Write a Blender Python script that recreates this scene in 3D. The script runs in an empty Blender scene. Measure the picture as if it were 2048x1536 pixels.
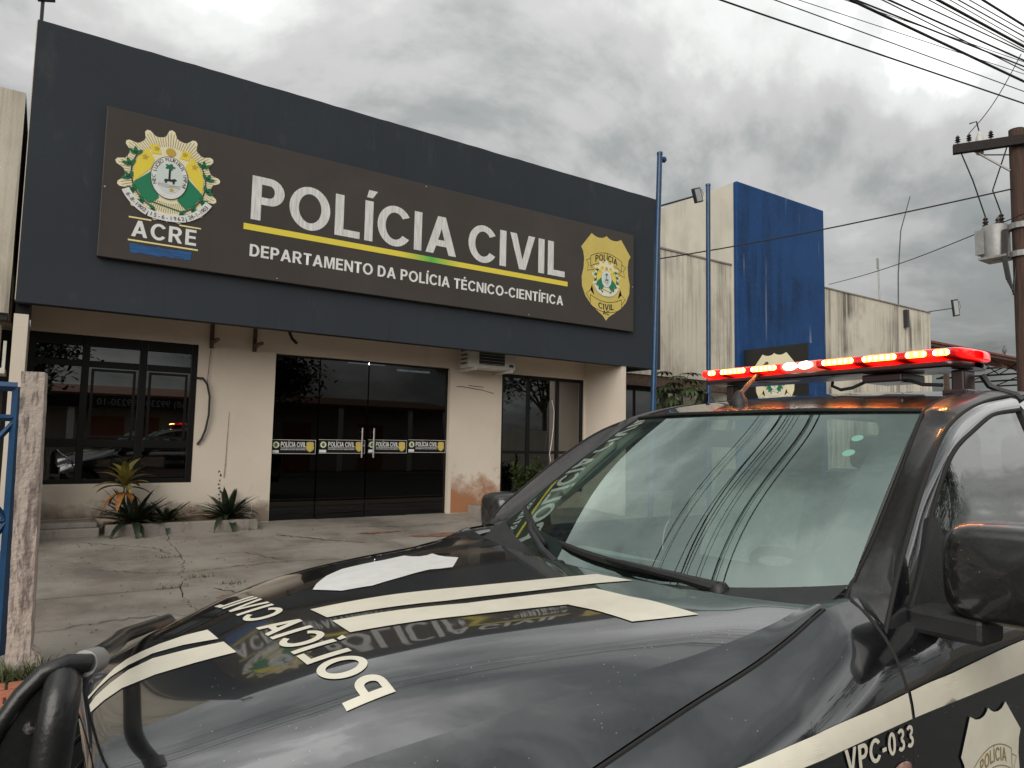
import bpy, bmesh, math, random
import numpy as np
from mathutils import Vector, Matrix
from mathutils.geometry import tessellate_polygon
R = math.radians
random.seed(7)
sc = bpy.context.scene
COL = sc.collection

# ---------------------------------------------------------------- camera
CH = 1.5
yaw, pitch, roll = R(33.775), R(4.847), R(1.095)
fw = Vector((math.sin(yaw)*math.cos(pitch), math.cos(yaw)*math.cos(pitch), math.sin(pitch)))
rt = Vector((math.cos(yaw), -math.sin(yaw), 0)); up = rt.cross(fw)
r2 = math.cos(roll)*rt + math.sin(roll)*up; u2 = -math.sin(roll)*rt + math.cos(roll)*up
cd = bpy.data.cameras.new('camera'); cam = bpy.data.objects.new('camera', cd); COL.objects.link(cam)
cam.matrix_world = Matrix(((r2.x, u2.x, -fw.x, 0), (r2.y, u2.y, -fw.y, 0), (r2.z, u2.z, -fw.z, CH), (0, 0, 0, 1)))
cd.sensor_width = 36; cd.lens = 1397.0/2048*36; cd.clip_start = .02; cd.clip_end = 2000
sc.camera = cam

# ---------------------------------------------------------------- sky, sun, exposure
SUN_EL, SUN_AZ = R(27), R(230)      # azimuth measured from +Y towards +X
w = bpy.data.worlds.new('World'); sc.world = w; w.use_nodes = True
nt = w.node_tree; nt.nodes.clear(); N = nt.nodes.new; L = nt.links.new
def mth(op, a, b=None, c=None, clamp=False):
    n = N('ShaderNodeMath'); n.operation = op; n.use_clamp = clamp
    for i, v in enumerate((a, b, c)):
        if v is None: continue
        if isinstance(v, (int, float)): n.inputs[i].default_value = v
        else: L(v, n.inputs[i])
    return n.outputs[0]
tc = N('ShaderNodeTexCoord'); sp = N('ShaderNodeSeparateXYZ'); L(tc.outputs['Generated'], sp.inputs[0])
zz = mth('ADD', mth('MAXIMUM', sp.outputs[2], 0.0), 0.36)
cb = N('ShaderNodeCombineXYZ'); L(mth('DIVIDE', sp.outputs[0], zz), cb.inputs[0]); L(mth('DIVIDE', sp.outputs[1], zz), cb.inputs[1])
cb.inputs[2].default_value = 3.7
def cloud(scale, detail, rough, dist, off):
    mp = N('ShaderNodeMapping'); mp.inputs['Location'].default_value = off; L(cb.outputs[0], mp.inputs[0])
    n = N('ShaderNodeTexNoise'); n.inputs['Scale'].default_value = scale; n.inputs['Detail'].default_value = detail
    n.inputs['Roughness'].default_value = rough; n.inputs['Distortion'].default_value = dist
    L(mp.outputs[0], n.inputs['Vector']); return n.outputs['Fac']
SKY_OFF = (2.3, 5.1, 0)
f1 = cloud(1.0, 10, .56, .35, SKY_OFF); f2 = cloud(.42, 3, .5, .3, (SKY_OFF[0]+9.2, SKY_OFF[1]+1.4, 2)); f3 = cloud(2.6, 6, .6, .4, (SKY_OFF[0], SKY_OFF[1]+20, 5))
mixv = mth('ADD', mth('ADD', mth('MULTIPLY', f1, .56), mth('MULTIPLY', f2, .32)), mth('MULTIPLY', f3, .12))
ramp = N('ShaderNodeValToRGB'); cr = ramp.color_ramp; cr.interpolation = 'EASE'
cr.elements[0].position = .425; cr.elements[0].color = (.105, .112, .110, 1)
cr.elements[1].position = .60; cr.elements[1].color = (1.0, 1.0, .98, 1)
for p, c in ((.45, (.175, .187, .183)), (.49, (.29, .305, .298)), (.53, (.45, .45, .44)), (.575, (.64, .65, .635))):
    e = cr.elements.new(p); e.color = (*c, 1)
L(mixv, ramp.inputs[0])
sky = N('ShaderNodeTexSky'); sky.sky_type = 'NISHITA'; sky.sun_disc = False
sky.sun_elevation = SUN_EL; sky.sun_rotation = SUN_AZ; sky.air_density = 1.2; sky.dust_density = 2
ms = N('ShaderNodeMixRGB'); ms.blend_type = 'MULTIPLY'; ms.inputs[0].default_value = 1; L(sky.outputs[0], ms.inputs[1]); ms.inputs[2].default_value = (.06, .06, .06, 1)
mx = N('ShaderNodeMixRGB'); mx.inputs[0].default_value = .93; L(ms.outputs[0], mx.inputs[1]); L(ramp.outputs[0], mx.inputs[2])
bg = N('ShaderNodeBackground'); L(mx.outputs[0], bg.inputs[0])
L(mth('MULTIPLY_ADD', mth('MAXIMUM', sp.outputs[2], 0.0), .85, .45), bg.inputs[1])   # overcast sky, brighter towards the zenith
ow = N('ShaderNodeOutputWorld'); L(bg.outputs[0], ow.inputs[0])
ld = bpy.data.lights.new('sun', 'SUN'); ld.energy = 1.5; ld.angle = R(50); ld.color = (1, .95, .88)
sun = bpy.data.objects.new('sun', ld); COL.objects.link(sun)
sdir = Vector((math.sin(SUN_AZ)*math.cos(SUN_EL), math.cos(SUN_AZ)*math.cos(SUN_EL), math.sin(SUN_EL)))
sun.rotation_euler = sdir.to_track_quat('Z', 'Y').to_euler(); sun.location = sdir*60
vs = sc.view_settings; vs.view_transform = 'Standard'; vs.look = 'None'; vs.gamma = 1; vs.use_curve_mapping = False; vs.exposure = .80
sc.cycles.max_bounces = 8; sc.cycles.transparent_max_bounces = 16; sc.cycles.use_denoising = True
sc.cycles.caustics_reflective = False; sc.cycles.caustics_refractive = False

# ---------------------------------------------------------------- materials
def nodes_of(m):
    m.use_nodes = True; t = m.node_tree
    return t, t.nodes['Principled BSDF']
def mat(name, col, rough=.6, metal=0., coat=0., var=0., vs=4., bump=0., bs=60., spec=.5, stretch=None, col2=None, rvar=0., em=None, es=0.):
    m = bpy.data.materials.new(name); t, b = nodes_of(m); n_ = t.nodes.new; l_ = t.links.new
    b.inputs['Base Color'].default_value = (*col, 1); b.inputs['Roughness'].default_value = rough
    b.inputs['Metallic'].default_value = metal; b.inputs['Coat Weight'].default_value = coat; b.inputs['Coat Roughness'].default_value = .03
    b.inputs['Specular IOR Level'].default_value = spec
    if em: b.inputs['Emission Color'].default_value = (*em, 1); b.inputs['Emission Strength'].default_value = es
    if var or bump or rvar or col2:
        g = n_('ShaderNodeNewGeometry'); mp = n_('ShaderNodeMapping'); l_(g.outputs['Position'], mp.inputs[0])
        if stretch: mp.inputs['Scale'].default_value = stretch
        ns = n_('ShaderNodeTexNoise'); ns.inputs['Scale'].default_value = vs; ns.inputs['Detail'].default_value = 7; ns.inputs['Roughness'].default_value = .62
        l_(mp.outputs[0], ns.inputs['Vector'])
        if var or col2:
            rp = n_('ShaderNodeValToRGB'); c2 = col2 or tuple(max(0, c*(1-var)) for c in col)
            rp.color_ramp.elements[0].position = .32; rp.color_ramp.elements[0].color = (*c2, 1)
            rp.color_ramp.elements[1].position = .68; rp.color_ramp.elements[1].color = (*[min(1, c*(1+var*.4)) for c in col], 1)
            l_(ns.outputs['Fac'], rp.inputs[0]); l_(rp.outputs[0], b.inputs['Base Color'])
        if rvar:
            mr = n_('ShaderNodeMapRange'); mr.inputs[3].default_value = max(0, rough-rvar); mr.inputs[4].default_value = rough+rvar
            l_(ns.outputs['Fac'], mr.inputs[0]); l_(mr.outputs[0], b.inputs['Roughness'])
        if bump:
            n2 = n_('ShaderNodeTexNoise'); n2.inputs['Scale'].default_value = bs; n2.inputs['Detail'].default_value = 6
            l_(mp.outputs[0], n2.inputs['Vector'])
            bp = n_('ShaderNodeBump'); bp.inputs['Strength'].default_value = bump; bp.inputs['Distance'].default_value = .01
            l_(n2.outputs['Fac'], bp.inputs['Height']); l_(bp.outputs[0], b.inputs['Normal'])
    return m
def stain_mat(name, base, stains, rough=.85, bump=.25, damp=0.):
    """stains: list of (colour, scale xyz, threshold lo, hi, strength, seed, patch scale)"""
    m = bpy.data.materials.new(name); t, b = nodes_of(m); n_ = t.nodes.new; l_ = t.links.new
    b.inputs['Roughness'].default_value = rough; b.inputs['Specular IOR Level'].default_value = .25
    g = n_('ShaderNodeNewGeometry')
    ns0 = n_('ShaderNodeTexNoise'); ns0.inputs['Scale'].default_value = .9; ns0.inputs['Detail'].default_value = 6; l_(g.outputs['Position'], ns0.inputs['Vector'])
    rp = n_('ShaderNodeValToRGB'); rp.color_ramp.elements[0].position = .3; rp.color_ramp.elements[1].position = .7
    rp.color_ramp.elements[0].color = (*[c*.86 for c in base], 1); rp.color_ramp.elements[1].color = (*base, 1)
    l_(ns0.outputs['Fac'], rp.inputs[0]); cur = rp.outputs[0]
    for col, scl, lo, hi, st, seed, ps in stains:
        mp = n_('ShaderNodeMapping'); mp.inputs['Scale'].default_value = scl; mp.inputs['Location'].default_value = (seed, seed*.7, seed*1.3)
        l_(g.outputs['Position'], mp.inputs[0])
        a = n_('ShaderNodeTexNoise'); a.inputs['Scale'].default_value = 1; a.inputs['Detail'].default_value = 8; a.inputs['Roughness'].default_value = .65
        l_(mp.outputs[0], a.inputs['Vector'])
        mr = n_('ShaderNodeMapRange'); mr.inputs[1].default_value = lo; mr.inputs[2].default_value = hi; mr.inputs[3].default_value = 0; mr.inputs[4].default_value = st
        l_(a.outputs['Fac'], mr.inputs[0]); fac = mr.outputs[0]
        if ps:
            mp2 = n_('ShaderNodeMapping'); mp2.inputs['Location'].default_value = (seed*3, 0, seed); l_(g.outputs['Position'], mp2.inputs[0])
            a2 = n_('ShaderNodeTexNoise'); a2.inputs['Scale'].default_value = ps; a2.inputs['Detail'].default_value = 3; l_(mp2.outputs[0], a2.inputs['Vector'])
            m2 = n_('ShaderNodeMapRange'); m2.inputs[1].default_value = .42; m2.inputs[2].default_value = .6; l_(a2.outputs['Fac'], m2.inputs[0])
            mu = n_('ShaderNodeMath'); mu.operation = 'MULTIPLY'; l_(fac, mu.inputs[0]); l_(m2.outputs[0], mu.inputs[1]); fac = mu.outputs[0]
        mi = n_('ShaderNodeMixRGB'); l_(fac, mi.inputs[0]); l_(cur, mi.inputs[1]); mi.inputs[2].default_value = (*col, 1); cur = mi.outputs[0]
    l_(cur, b.inputs['Base Color'])
    if damp:
        dn = n_('ShaderNodeTexNoise'); dn.inputs['Scale'].default_value = .7; dn.inputs['Detail'].default_value = 5; l_(g.outputs['Position'], dn.inputs['Vector'])
        dm = n_('ShaderNodeMapRange'); dm.inputs[1].default_value = .42; dm.inputs[2].default_value = .62; dm.inputs[3].default_value = rough; dm.inputs[4].default_value = rough-damp; l_(dn.outputs['Fac'], dm.inputs[0]); l_(dm.outputs[0], b.inputs['Roughness'])
    n2 = n_('ShaderNodeTexNoise'); n2.inputs['Scale'].default_value = 45; n2.inputs['Detail'].default_value = 5; l_(g.outputs['Position'], n2.inputs['Vector'])
    bp = n_('ShaderNodeBump'); bp.inputs['Strength'].default_value = bump; bp.inputs['Distance'].default_value = .01
    l_(n2.outputs['Fac'], bp.inputs['Height']); l_(bp.outputs[0], b.inputs['Normal'])
    return m
def glass_mat(name, tint, ior=1.5, rough=0., dirt=0., gcol=(.95, .95, .95), f0=None):
    m = bpy.data.materials.new(name); m.use_nodes = True; t = m.node_tree; t.nodes.clear(); n_ = t.nodes.new; l_ = t.links.new
    tr = n_('ShaderNodeBsdfTransparent'); tr.inputs[0].default_value = (*tint, 1)
    gl = n_('ShaderNodeBsdfGlossy'); gl.inputs['Roughness'].default_value = rough; gl.inputs[0].default_value = (*gcol, 1)
    gm = n_('ShaderNodeNewGeometry'); dp = n_('ShaderNodeVectorMath'); dp.operation = 'DOT_PRODUCT'; l_(gm.outputs['Incoming'], dp.inputs[0]); l_(gm.outputs['Normal'], dp.inputs[1])
    def mm(op, a, b_): 
        q = n_('ShaderNodeMath'); q.operation = op; q.use_clamp = op == 'SUBTRACT'
        for i_, v_ in enumerate((a, b_)):
            if isinstance(v_, (int, float)): q.inputs[i_].default_value = v_
            elif v_ is not None: l_(v_, q.inputs[i_])
        return q.outputs[0]
    F0 = f0 or ((ior-1)/(ior+1))**2*1.8; ca = mm('ABSOLUTE', dp.outputs['Value'], None); pw = mm('POWER', mm('SUBTRACT', 1.0, ca), 5.0)
    fr = n_('ShaderNodeMath'); fr.operation = 'MULTIPLY_ADD'; l_(pw, fr.inputs[0]); fr.inputs[1].default_value = 1-F0; fr.inputs[2].default_value = F0
    mi = n_('ShaderNodeMixShader'); l_(fr.outputs[0], mi.inputs[0]); l_(tr.outputs[0], mi.inputs[1]); l_(gl.outputs[0], mi.inputs[2])
    out = n_('ShaderNodeOutputMaterial'); last = mi.outputs[0]
    if dirt:
        g = n_('ShaderNodeNewGeometry'); ns = n_('ShaderNodeTexNoise'); ns.inputs['Scale'].default_value = 55; ns.inputs['Detail'].default_value = 6; l_(g.outputs['Position'], ns.inputs['Vector'])
        mr = n_('ShaderNodeMapRange'); mr.inputs[1].default_value = .55; mr.inputs[2].default_value = .8; mr.inputs[4].default_value = dirt; l_(ns.outputs['Fac'], mr.inputs[0])
        df = n_('ShaderNodeBsdfDiffuse'); df.inputs[0].default_value = (.5, .48, .44, 1)
        m2 = n_('ShaderNodeMixShader'); l_(mr.outputs[0], m2.inputs[0]); l_(last, m2.inputs[1]); l_(df.outputs[0], m2.inputs[2]); last = m2.outputs[0]
    l_(last, out.inputs[0]); return m

# ---------------------------------------------------------------- mesh helpers
def tag(o, label=None, cat=None, group=None, kind=None):
    if label: o['label'] = label
    if cat: o['category'] = cat
    if group: o['group'] = group
    if kind: o['kind'] = kind
    return o
def empty(name, loc=(0, 0, 0), parent=None):
    o = bpy.data.objects.new(name, None); COL.objects.link(o); o.location = loc; o.empty_display_size = .1
    if parent: o.parent = parent
    return o
ROOTLOC = {}
def wloc(o):
    v = Vector((0, 0, 0))
    while o is not None:
        v = v + o.location; o = o.parent
    return v
def mesh(name, vs_, fs_, m, parent=None, smooth=False, mats=None, fm=None):
    """vertices are given in world coordinates; parents only translate"""
    me = bpy.data.meshes.new(name)
    off = wloc(parent) if parent else Vector((0, 0, 0))
    me.from_pydata([(v[0]-off.x, v[1]-off.y, v[2]-off.z) for v in vs_], [], fs_)
    for mm in (mats or [m]): me.materials.append(mm)
    if fm: me.polygons.foreach_set('material_index', fm)
    if smooth: me.polygons.foreach_set('use_smooth', [True]*len(me.polygons))
    me.update()
    o = bpy.data.objects.new(name, me); COL.objects.link(o)
    if parent: o.parent = parent
    return o
class B:
    """collects world-space shapes for one mesh"""
    def __init__(s): s.v = []; s.f = []; s.m = []
    def add(s, vs_, fs_, mi=0):
        k = len(s.v); s.v += [tuple(v) for v in vs_]; s.f += [tuple(i+k for i in f) for f in fs_]; s.m += [mi]*len(fs_); return s
    def box(s, x0, x1, y0, y1, z0, z1, mi=0, bev=0):
        if bev:
            bm = bmesh.new(); bmesh.ops.create_cube(bm, size=1)
            for v in bm.verts: v.co = Vector(((x0+x1)/2+v.co.x*(x1-x0), (y0+y1)/2+v.co.y*(y1-y0), (z0+z1)/2+v.co.z*(z1-z0)))
            bmesh.ops.bevel(bm, geom=bm.edges[:], offset=bev, segments=2, affect='EDGES', profile=.5)
            bm.verts.index_update(); r = s.add([v.co[:] for v in bm.verts], [[v.index for v in f.verts] for f in bm.faces], mi); bm.free(); return r
        v = [(x, y, z) for z in (z0, z1) for y in (y0, y1) for x in (x0, x1)]
        return s.add(v, [(0, 2, 3, 1), (4, 5, 7, 6), (0, 1, 5, 4), (2, 6, 7, 3), (0, 4, 6, 2), (1, 3, 7, 5)], mi)
    def tube(s, pts, r, seg=8, mi=0, cap=True):
        pts = [Vector(p) for p in pts]; n = len(pts); rr = r if isinstance(r, (list, tuple)) else [r]*n
        k0 = []; ref = None
        for i, p in enumerate(pts):
            d = (pts[min(i+1, n-1)]-pts[max(i-1, 0)]).normalized()
            if ref is None:
                ref = Vector((0, 0, 1)) if abs(d.z) < .9 else Vector((1, 0, 0))
            a = (ref-d*ref.dot(d)).normalized(); ref = a; b = d.cross(a)
            k0 += [p+(a*math.cos(2*math.pi*j/seg)+b*math.sin(2*math.pi*j/seg))*rr[i] for j in range(seg)]
        fs = [(i*seg+j, i*seg+(j+1) % seg, (i+1)*seg+(j+1) % seg, (i+1)*seg+j) for i in range(n-1) for j in range(seg)]
        if cap: fs += [tuple(range(seg))[::-1], tuple(range((n-1)*seg, n*seg))]
        return s.add(k0, fs, mi)
    def lathe(s, prof, center, axis='z', seg=24, mi=0):
        vs_ = []
        for r, h in prof:
            for j in range(seg):
                a = 2*math.pi*j/seg; c, d = r*math.cos(a), r*math.sin(a)
                q = {'z': (c, d, h), 'x': (h, c, d), 'y': (c, h, d)}[axis]
                vs_.append((center[0]+q[0], center[1]+q[1], center[2]+q[2]))
        fs = [(i*seg+j, i*seg+(j+1) % seg, (i+1)*seg+(j+1) % seg, (i+1)*seg+j) for i in range(len(prof)-1) for j in range(seg)]
        return s.add(vs_, fs, mi)
    def grid(s, g, mi=0, flip=False):
        h, w_ = len(g), len(g[0]); vs_ = [p for row in g for p in row]
        fs = [(i*w_+j, i*w_+j+1, (i+1)*w_+j+1, (i+1)*w_+j) for i in range(h-1) for j in range(w_-1)]
        if flip: fs = [f[::-1] for f in fs]
        return s.add(vs_, fs, mi)
    def prism(s, poly, axis, a, b, mi=0):
        """poly of 2D points extruded along axis from a to b"""
        def P(p, t): return {'x': (t, p[0], p[1]), 'y': (p[0], t, p[1]), 'z': (p[0], p[1], t)}[axis]
        n = len(poly); vs_ = [P(p, a) for p in poly]+[P(p, b) for p in poly]
        tri = tessellate_polygon([[Vector((p[0], p[1], 0)) for p in poly]])
        fs = [tuple(t) for t in tri]+[tuple(i+n for i in t[::-1]) for t in tri]+[(i, (i+1) % n, n+(i+1) % n, n+i) for i in range(n)]
        return s.add(vs_, fs, mi)
    def build(s, name, m, parent=None, smooth=False):
        mats = m if isinstance(m, list) else [m]
        o = mesh(name, s.v, s.f, None, parent, smooth, mats, s.m)
        if smooth:
            try:
                md = o.modifiers.new('n', 'EDGE_SPLIT'); md.split_angle = R(38)
            except Exception: pass
        return o
def box(name, x0, x1, y0, y1, z0, z1, m, parent=None, bev=0): return B().box(x0, x1, y0, y1, z0, z1, 0, bev).build(name, m, parent)
def pchip(xs, ys):
    xs = np.array(xs, float); ys = np.array(ys, float); h = np.diff(xs); d = np.diff(ys)/h; m = np.zeros(len(xs))
    for i in range(1, len(xs)-1):
        if d[i-1]*d[i] > 0:
            w1 = 2*h[i]+h[i-1]; w2 = h[i]+2*h[i-1]; m[i] = (w1+w2)/(w1/d[i-1]+w2/d[i])
    m[0] = d[0]; m[-1] = d[-1]
    def f(x):
        i = int(min(max(np.searchsorted(xs, x)-1, 0), len(xs)-2)); t = (x-xs[i])/h[i]
        if t < 0: return float(ys[0]+m[0]*(x-xs[0]))
        if t > 1: return float(ys[-1]+m[-1]*(x-xs[-1]))
        return float((2*t**3-3*t*t+1)*ys[i]+(t**3-2*t*t+t)*h[i]*m[i]+(-2*t**3+3*t*t)*ys[i+1]+(t**3-t*t)*h[i]*m[i+1])
    return f
def curve3(pts):
    """smooth curve through 3D points, parameter 0..1 by chord length"""
    p = np.array(pts, float); d = np.r_[0, np.cumsum(np.linalg.norm(np.diff(p, axis=0), axis=1))]; d /= d[-1]
    fs = [pchip(d, p[:, k]) for k in range(3)]
    return lambda t: (fs[0](t), fs[1](t), fs[2](t))

# ---------------------------------------------------------------- flat shapes and lettering
def ell(cx, cy, rx, ry, a0=0, a1=360, n=24):
    return [(cx+rx*math.cos(R(a0+(a1-a0)*i/n)), cy+ry*math.sin(R(a0+(a1-a0)*i/n))) for i in range(n+1)]
def stroke(pts, w_):
    a, b = [], []; n = len(pts)
    for i, p in enumerate(pts):
        q0, q1 = pts[max(i-1, 0)], pts[min(i+1, n-1)]; dx, dy = q1[0]-q0[0], q1[1]-q0[1]; l = math.hypot(dx, dy) or 1
        a.append((p[0]-dy/l*w_/2, p[1]+dx/l*w_/2)); b.append((p[0]+dy/l*w_/2, p[1]-dx/l*w_/2))
    return a+b[::-1]
W_, H_ = .205, .17
def _glyphs():
    g = {}
    g['I'] = (W_, [[(0, 0), (W_, 0), (W_, 1), (0, 1)]])
    g['L'] = (.6, [[(0, 0), (.6, 0), (.6, H_), (W_, H_), (W_, 1), (0, 1)]])
    g['E'] = (.63, [[(0, 0), (.63, 0), (.63, H_), (W_, H_), (W_, .43), (.59, .43), (.59, .59), (W_, .59), (W_, 1-H_), (.62, 1-H_), (.62, 1), (0, 1)]])
    g['F'] = (.58, [[(0, 0), (W_, 0), (W_, .42), (.53, .42), (.53, .58), (W_, .58), (W_, 1-H_), (.58, 1-H_), (.58, 1), (0, 1)]])
    g['T'] = (.66, [[(.33-W_/2, 0), (.33+W_/2, 0), (.33+W_/2, 1-H_), (.66, 1-H_), (.66, 1), (0, 1), (0, 1-H_), (.33-W_/2, 1-H_)]])
    g['A'] = (.86, [[(0, 0), (.215, 0), (.285, .21), (.575, .21), (.645, 0), (.86, 0), (.54, 1), (.32, 1)], [(.34, .375), (.52, .375), (.43, .68)]])
    g['V'] = (.82, [[(.305, 0), (.515, 0), (.82, 1), (.605, 1), (.41, .28), (.215, 1), (0, 1)]])
    g['M'] = (.9, [[(0, 0), (.185, 0), (.185, .76), (.365, 0), (.535, 0), (.715, .76), (.715, 0), (.9, 0), (.9, 1), (.62, 1), (.45, .3), (.28, 1), (0, 1)]])
    g['N'] = (.77, [[(0, 0), (.19, 0), (.19, .65), (.575, 0), (.77, 0), (.77, 1), (.58, 1), (.58, .35), (.195, 1), (0, 1)]])
    g['P'] = (.69, [[(0, 0), (W_, 0), (W_, .37)]+ell(.38, .685, .31, .315, -90, 90, 12)+[(0, 1)], [(W_, .54)]+ell(.37, .685, .11, .145, -90, 90, 8)+[(W_, .83)]])
    g['R'] = (.77, [[(0, 0), (W_, 0), (W_, .39), (.31, .39), (.53, 0), (.77, 0), (.52, .42)]+ell(.41, .705, .31, .295, -55, 90, 12)+[(0, 1)], [(W_, .55)]+ell(.4, .69, .11, .14, -90, 90, 8)+[(W_, .83)]])
    g['D'] = (.75, [[(0, 0)]+ell(.34, .5, .41, .5, -90, 90, 18)+[(0, 1)], [(W_, H_)]+ell(.31, .5, .235, .5-H_, -90, 90, 14)+[(W_, 1-H_)]])
    g['O'] = (.92, [ell(.46, .5, .46, .515, 0, 350, 34), ell(.46, .5, .255, .345, 0, 350, 34)])
    g['C'] = (.84, [ell(.45, .5, .45, .515, 34, 326, 28)+ell(.45, .5, .245, .345, 322, 38, 28)])
    g['0'] = (.62, [ell(.31, .49, .31, .5, 0, 350, 30), ell(.31, .49, .115, .34, 0, 350, 30)])
    g['3'] = (.62, [stroke(ell(.3, .73, .2, .18, 150, -70, 12)+ell(.3, .27, .215, .19, 70, -150, 12), .17)])
    g['S'] = (.66, [stroke(ell(.33, .71, .225, .2, 30, 250, 14)+ell(.33, .275, .235, .195, 90, -150, 14)[2:], .18)])
    g['-'] = (.36, [[(.02, .29), (.34, .29), (.34, .46), (.02, .46)]])
    acc = lambda c: [(c-.07, 1.08), (c+.08, 1.08), (c+.2, 1.27), (c-.02, 1.27)]
    g['Í'] = (W_, g['I'][1]+[acc(W_/2)]); g['É'] = (.63, g['E'][1]+[acc(.31)])
    return g
GL = _glyphs()
def tess(loops):
    """loops of one glyph: outers and holes; separate outers (accents) handled by containment"""
    def area(l): return sum(l[i][0]*l[(i+1) % len(l)][1]-l[(i+1) % len(l)][0]*l[i][1] for i in range(len(l)))/2
    def inside(p, l):
        c = False
        for i in range(len(l)):
            (x0, y0), (x1, y1) = l[i], l[i-1]
            if (y0 > p[1]) != (y1 > p[1]) and p[0] < (x1-x0)*(p[1]-y0)/(y1-y0)+x0: c = not c
        return c
    loops = sorted(loops, key=lambda l: -abs(area(l))); groups = []
    for l in loops:
        for g in groups:
            if inside(l[0], g[0]): g.append(l); break
        else: groups.append([l])
    V, F = [], []
    for g in groups:
        k = len(V); flat_ = [p for l in g for p in l]
        tri = tessellate_polygon([[Vector((p[0], p[1], 0)) for p in l] for l in g])
        V += flat_; F += [tuple(i+k for i in t) for t in tri]
    return V, F
def text_shape(s, h, x0=0, y0=0, width=None, gap=.1, sx=1., space=.34):
    """bold lettering; returns 2D verts/faces with cap height h starting at x0, y0"""
    V, F = [], []; x = 0
    for ch in s:
        if ch == ' ': x += space; continue
        adv, loops = GL[ch]; v, f = tess(loops); k = len(V)
        V += [(p[0]+x, p[1]) for p in v]; F += [tuple(i+k for i in t) for t in f]; x += adv+gap
    x -= gap; sx = (width/(x*h)) if width else sx
    return [(x0+p[0]*h*sx, y0+p[1]*h) for p in V], F
def font_shape(s, h, x0=0, y0=0, width=None, center=False):
    c = bpy.data.curves.new('lettering', 'FONT'); c.body = s; c.size = 1; c.resolution_u = 4
    o = bpy.data.objects.new('lettering', c); COL.objects.link(o); bpy.context.view_layer.update()
    me = o.evaluated_get(bpy.context.evaluated_depsgraph_get()).to_mesh()
    V = [v.co[:] for v in me.vertices]; F = [tuple(p.vertices) for p in me.polygons]
    bpy.data.objects.remove(o); bpy.data.curves.remove(c)
    xa = min(v[0] for v in V); xb = max(v[0] for v in V); ya = 0; yb = .69
    k = h/yb; kx = (width/(xb-xa)) if width else k
    ox = x0-(xb-xa)*kx/2 if center else x0
    return [(ox+(v[0]-xa)*kx, y0+v[1]*k) for v in V], F
def subdiv(V, F, ml):
    bm = bmesh.new(); vv = [bm.verts.new((p[0], p[1], 0)) for p in V]
    for f in F:
        try: bm.faces.new([vv[i] for i in f])
        except ValueError: pass
    for _ in range(9):
        es = [e for e in bm.edges if e.calc_length() > ml]
        if not es: break
        bmesh.ops.subdivide_edges(bm, edges=es, cuts=1); bmesh.ops.triangulate(bm, faces=[f for f in bm.faces if len(f.verts) > 3])
    bm.verts.index_update(); r = ([v.co[:2] for v in bm.verts], [tuple(v.index for v in f.verts) for f in bm.faces]); bm.free(); return r
def decal(name, VF, P, m, parent, ml=None):
    V, F = VF
    if ml: V, F = subdiv(V, F, ml)
    return mesh(name, [P(*p) for p in V], F, m, parent, True)
def shape(*loops): return tess([list(l) for l in loops])
def join(*vfs):
    V, F = [], []
    for v, f in vfs:
        k = len(V); V += list(v); F += [tuple(i+k for i in t) for t in f]
    return V, F
def rect(x0, x1, y0, y1): return shape([(x0, y0), (x1, y0), (x1, y1), (x0, y1)])

# ---------------------------------------------------------------- shared materials
M = {}
M['fascia'] = stain_mat('charcoal_paint', (.034, .041, .050), [((.085, .09, .098), (3, 3, 1.2), .58, .8, .5, 2, 0), ((.016, .018, .02), (7, 7, .4), .55, .75, .5, 5, .4)], .75, .18)
M['sign'] = stain_mat('brown_vinyl', (.064, .055, .049), [((.042, .034, .03), (9, 9, .25), .52, .75, .5, 3, .5), ((.105, .09, .08), (.5, .5, .8), .5, .75, .4, 8, 0)], .45, .05)
M['cream'] = stain_mat('cream_plaster', (.72, .63, .53), [((.33, .27, .21), (2.5, 2.5, .35), .6, .85, .5, 4, .5), ((.5, .36, .24), (1.4, 1.4, 1.4), .62, .8, .35, 9, .6)], .88, .3)
M['cream_stained'] = stain_mat('weathered_cream_plaster', (.68, .63, .53), [((.10, .09, .075), (4.5, 4.5, .16), .46, .62, .9, 11, .5), ((.17, .15, .12), (14, 14, .3), .48, .68, .8, 21, .35), ((.30, .27, .22), (1.3, 1.3, .9), .5, .66, .55, 41, 0), ((.72, .70, .64), (4, 4, .1), .62, .72, .5, 31, 0)], .9, .3)
M['tower_cream'] = stain_mat('tower_cream_plaster', (.62, .59, .50), [((.14, .13, .10), (6, 3.2, .16), .48, .66, .8, 14, .35), ((.35, .33, .28), (1.5, 1.5, .6), .5, .75, .5, 24, 0)], .9, .3)
M['blue_wall'] = stain_mat('blue_plaster', (.011, .058, .185), [((.006, .02, .055), (3.5, 3.5, .3), .44, .64, .85, 6, .4), ((.36, .40, .47), (5, 5, .22), .60, .66, .8, 16, .45), ((.05, .10, .2), (9, 9, 9), .56, .7, .5, 46, 0), ((.014, .065, .19), (1.2, 1.2, 1.2), .5, .7, .5, 26, 0)], .7, .3)
M['concrete'] = stain_mat('driveway_concrete', (.31, .28, .245), [((.115, .095, .08), (1.1, 1.1, 1.1), .44, .66, .75, 3, 0), ((.09, .07, .06), (5, 5, 5), .54, .7, .5, 33, .6), ((.25, .13, .09), (3, 3, 3), .6, .74, .5, 7, .5), ((.42, .39, .35), (7, 7, 7), .6, .8, .4, 13, 0), ((.05, .045, .04), (9, 2.5, 5), .66, .72, .6, 17, .6)], .75, .5, .4)
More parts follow.
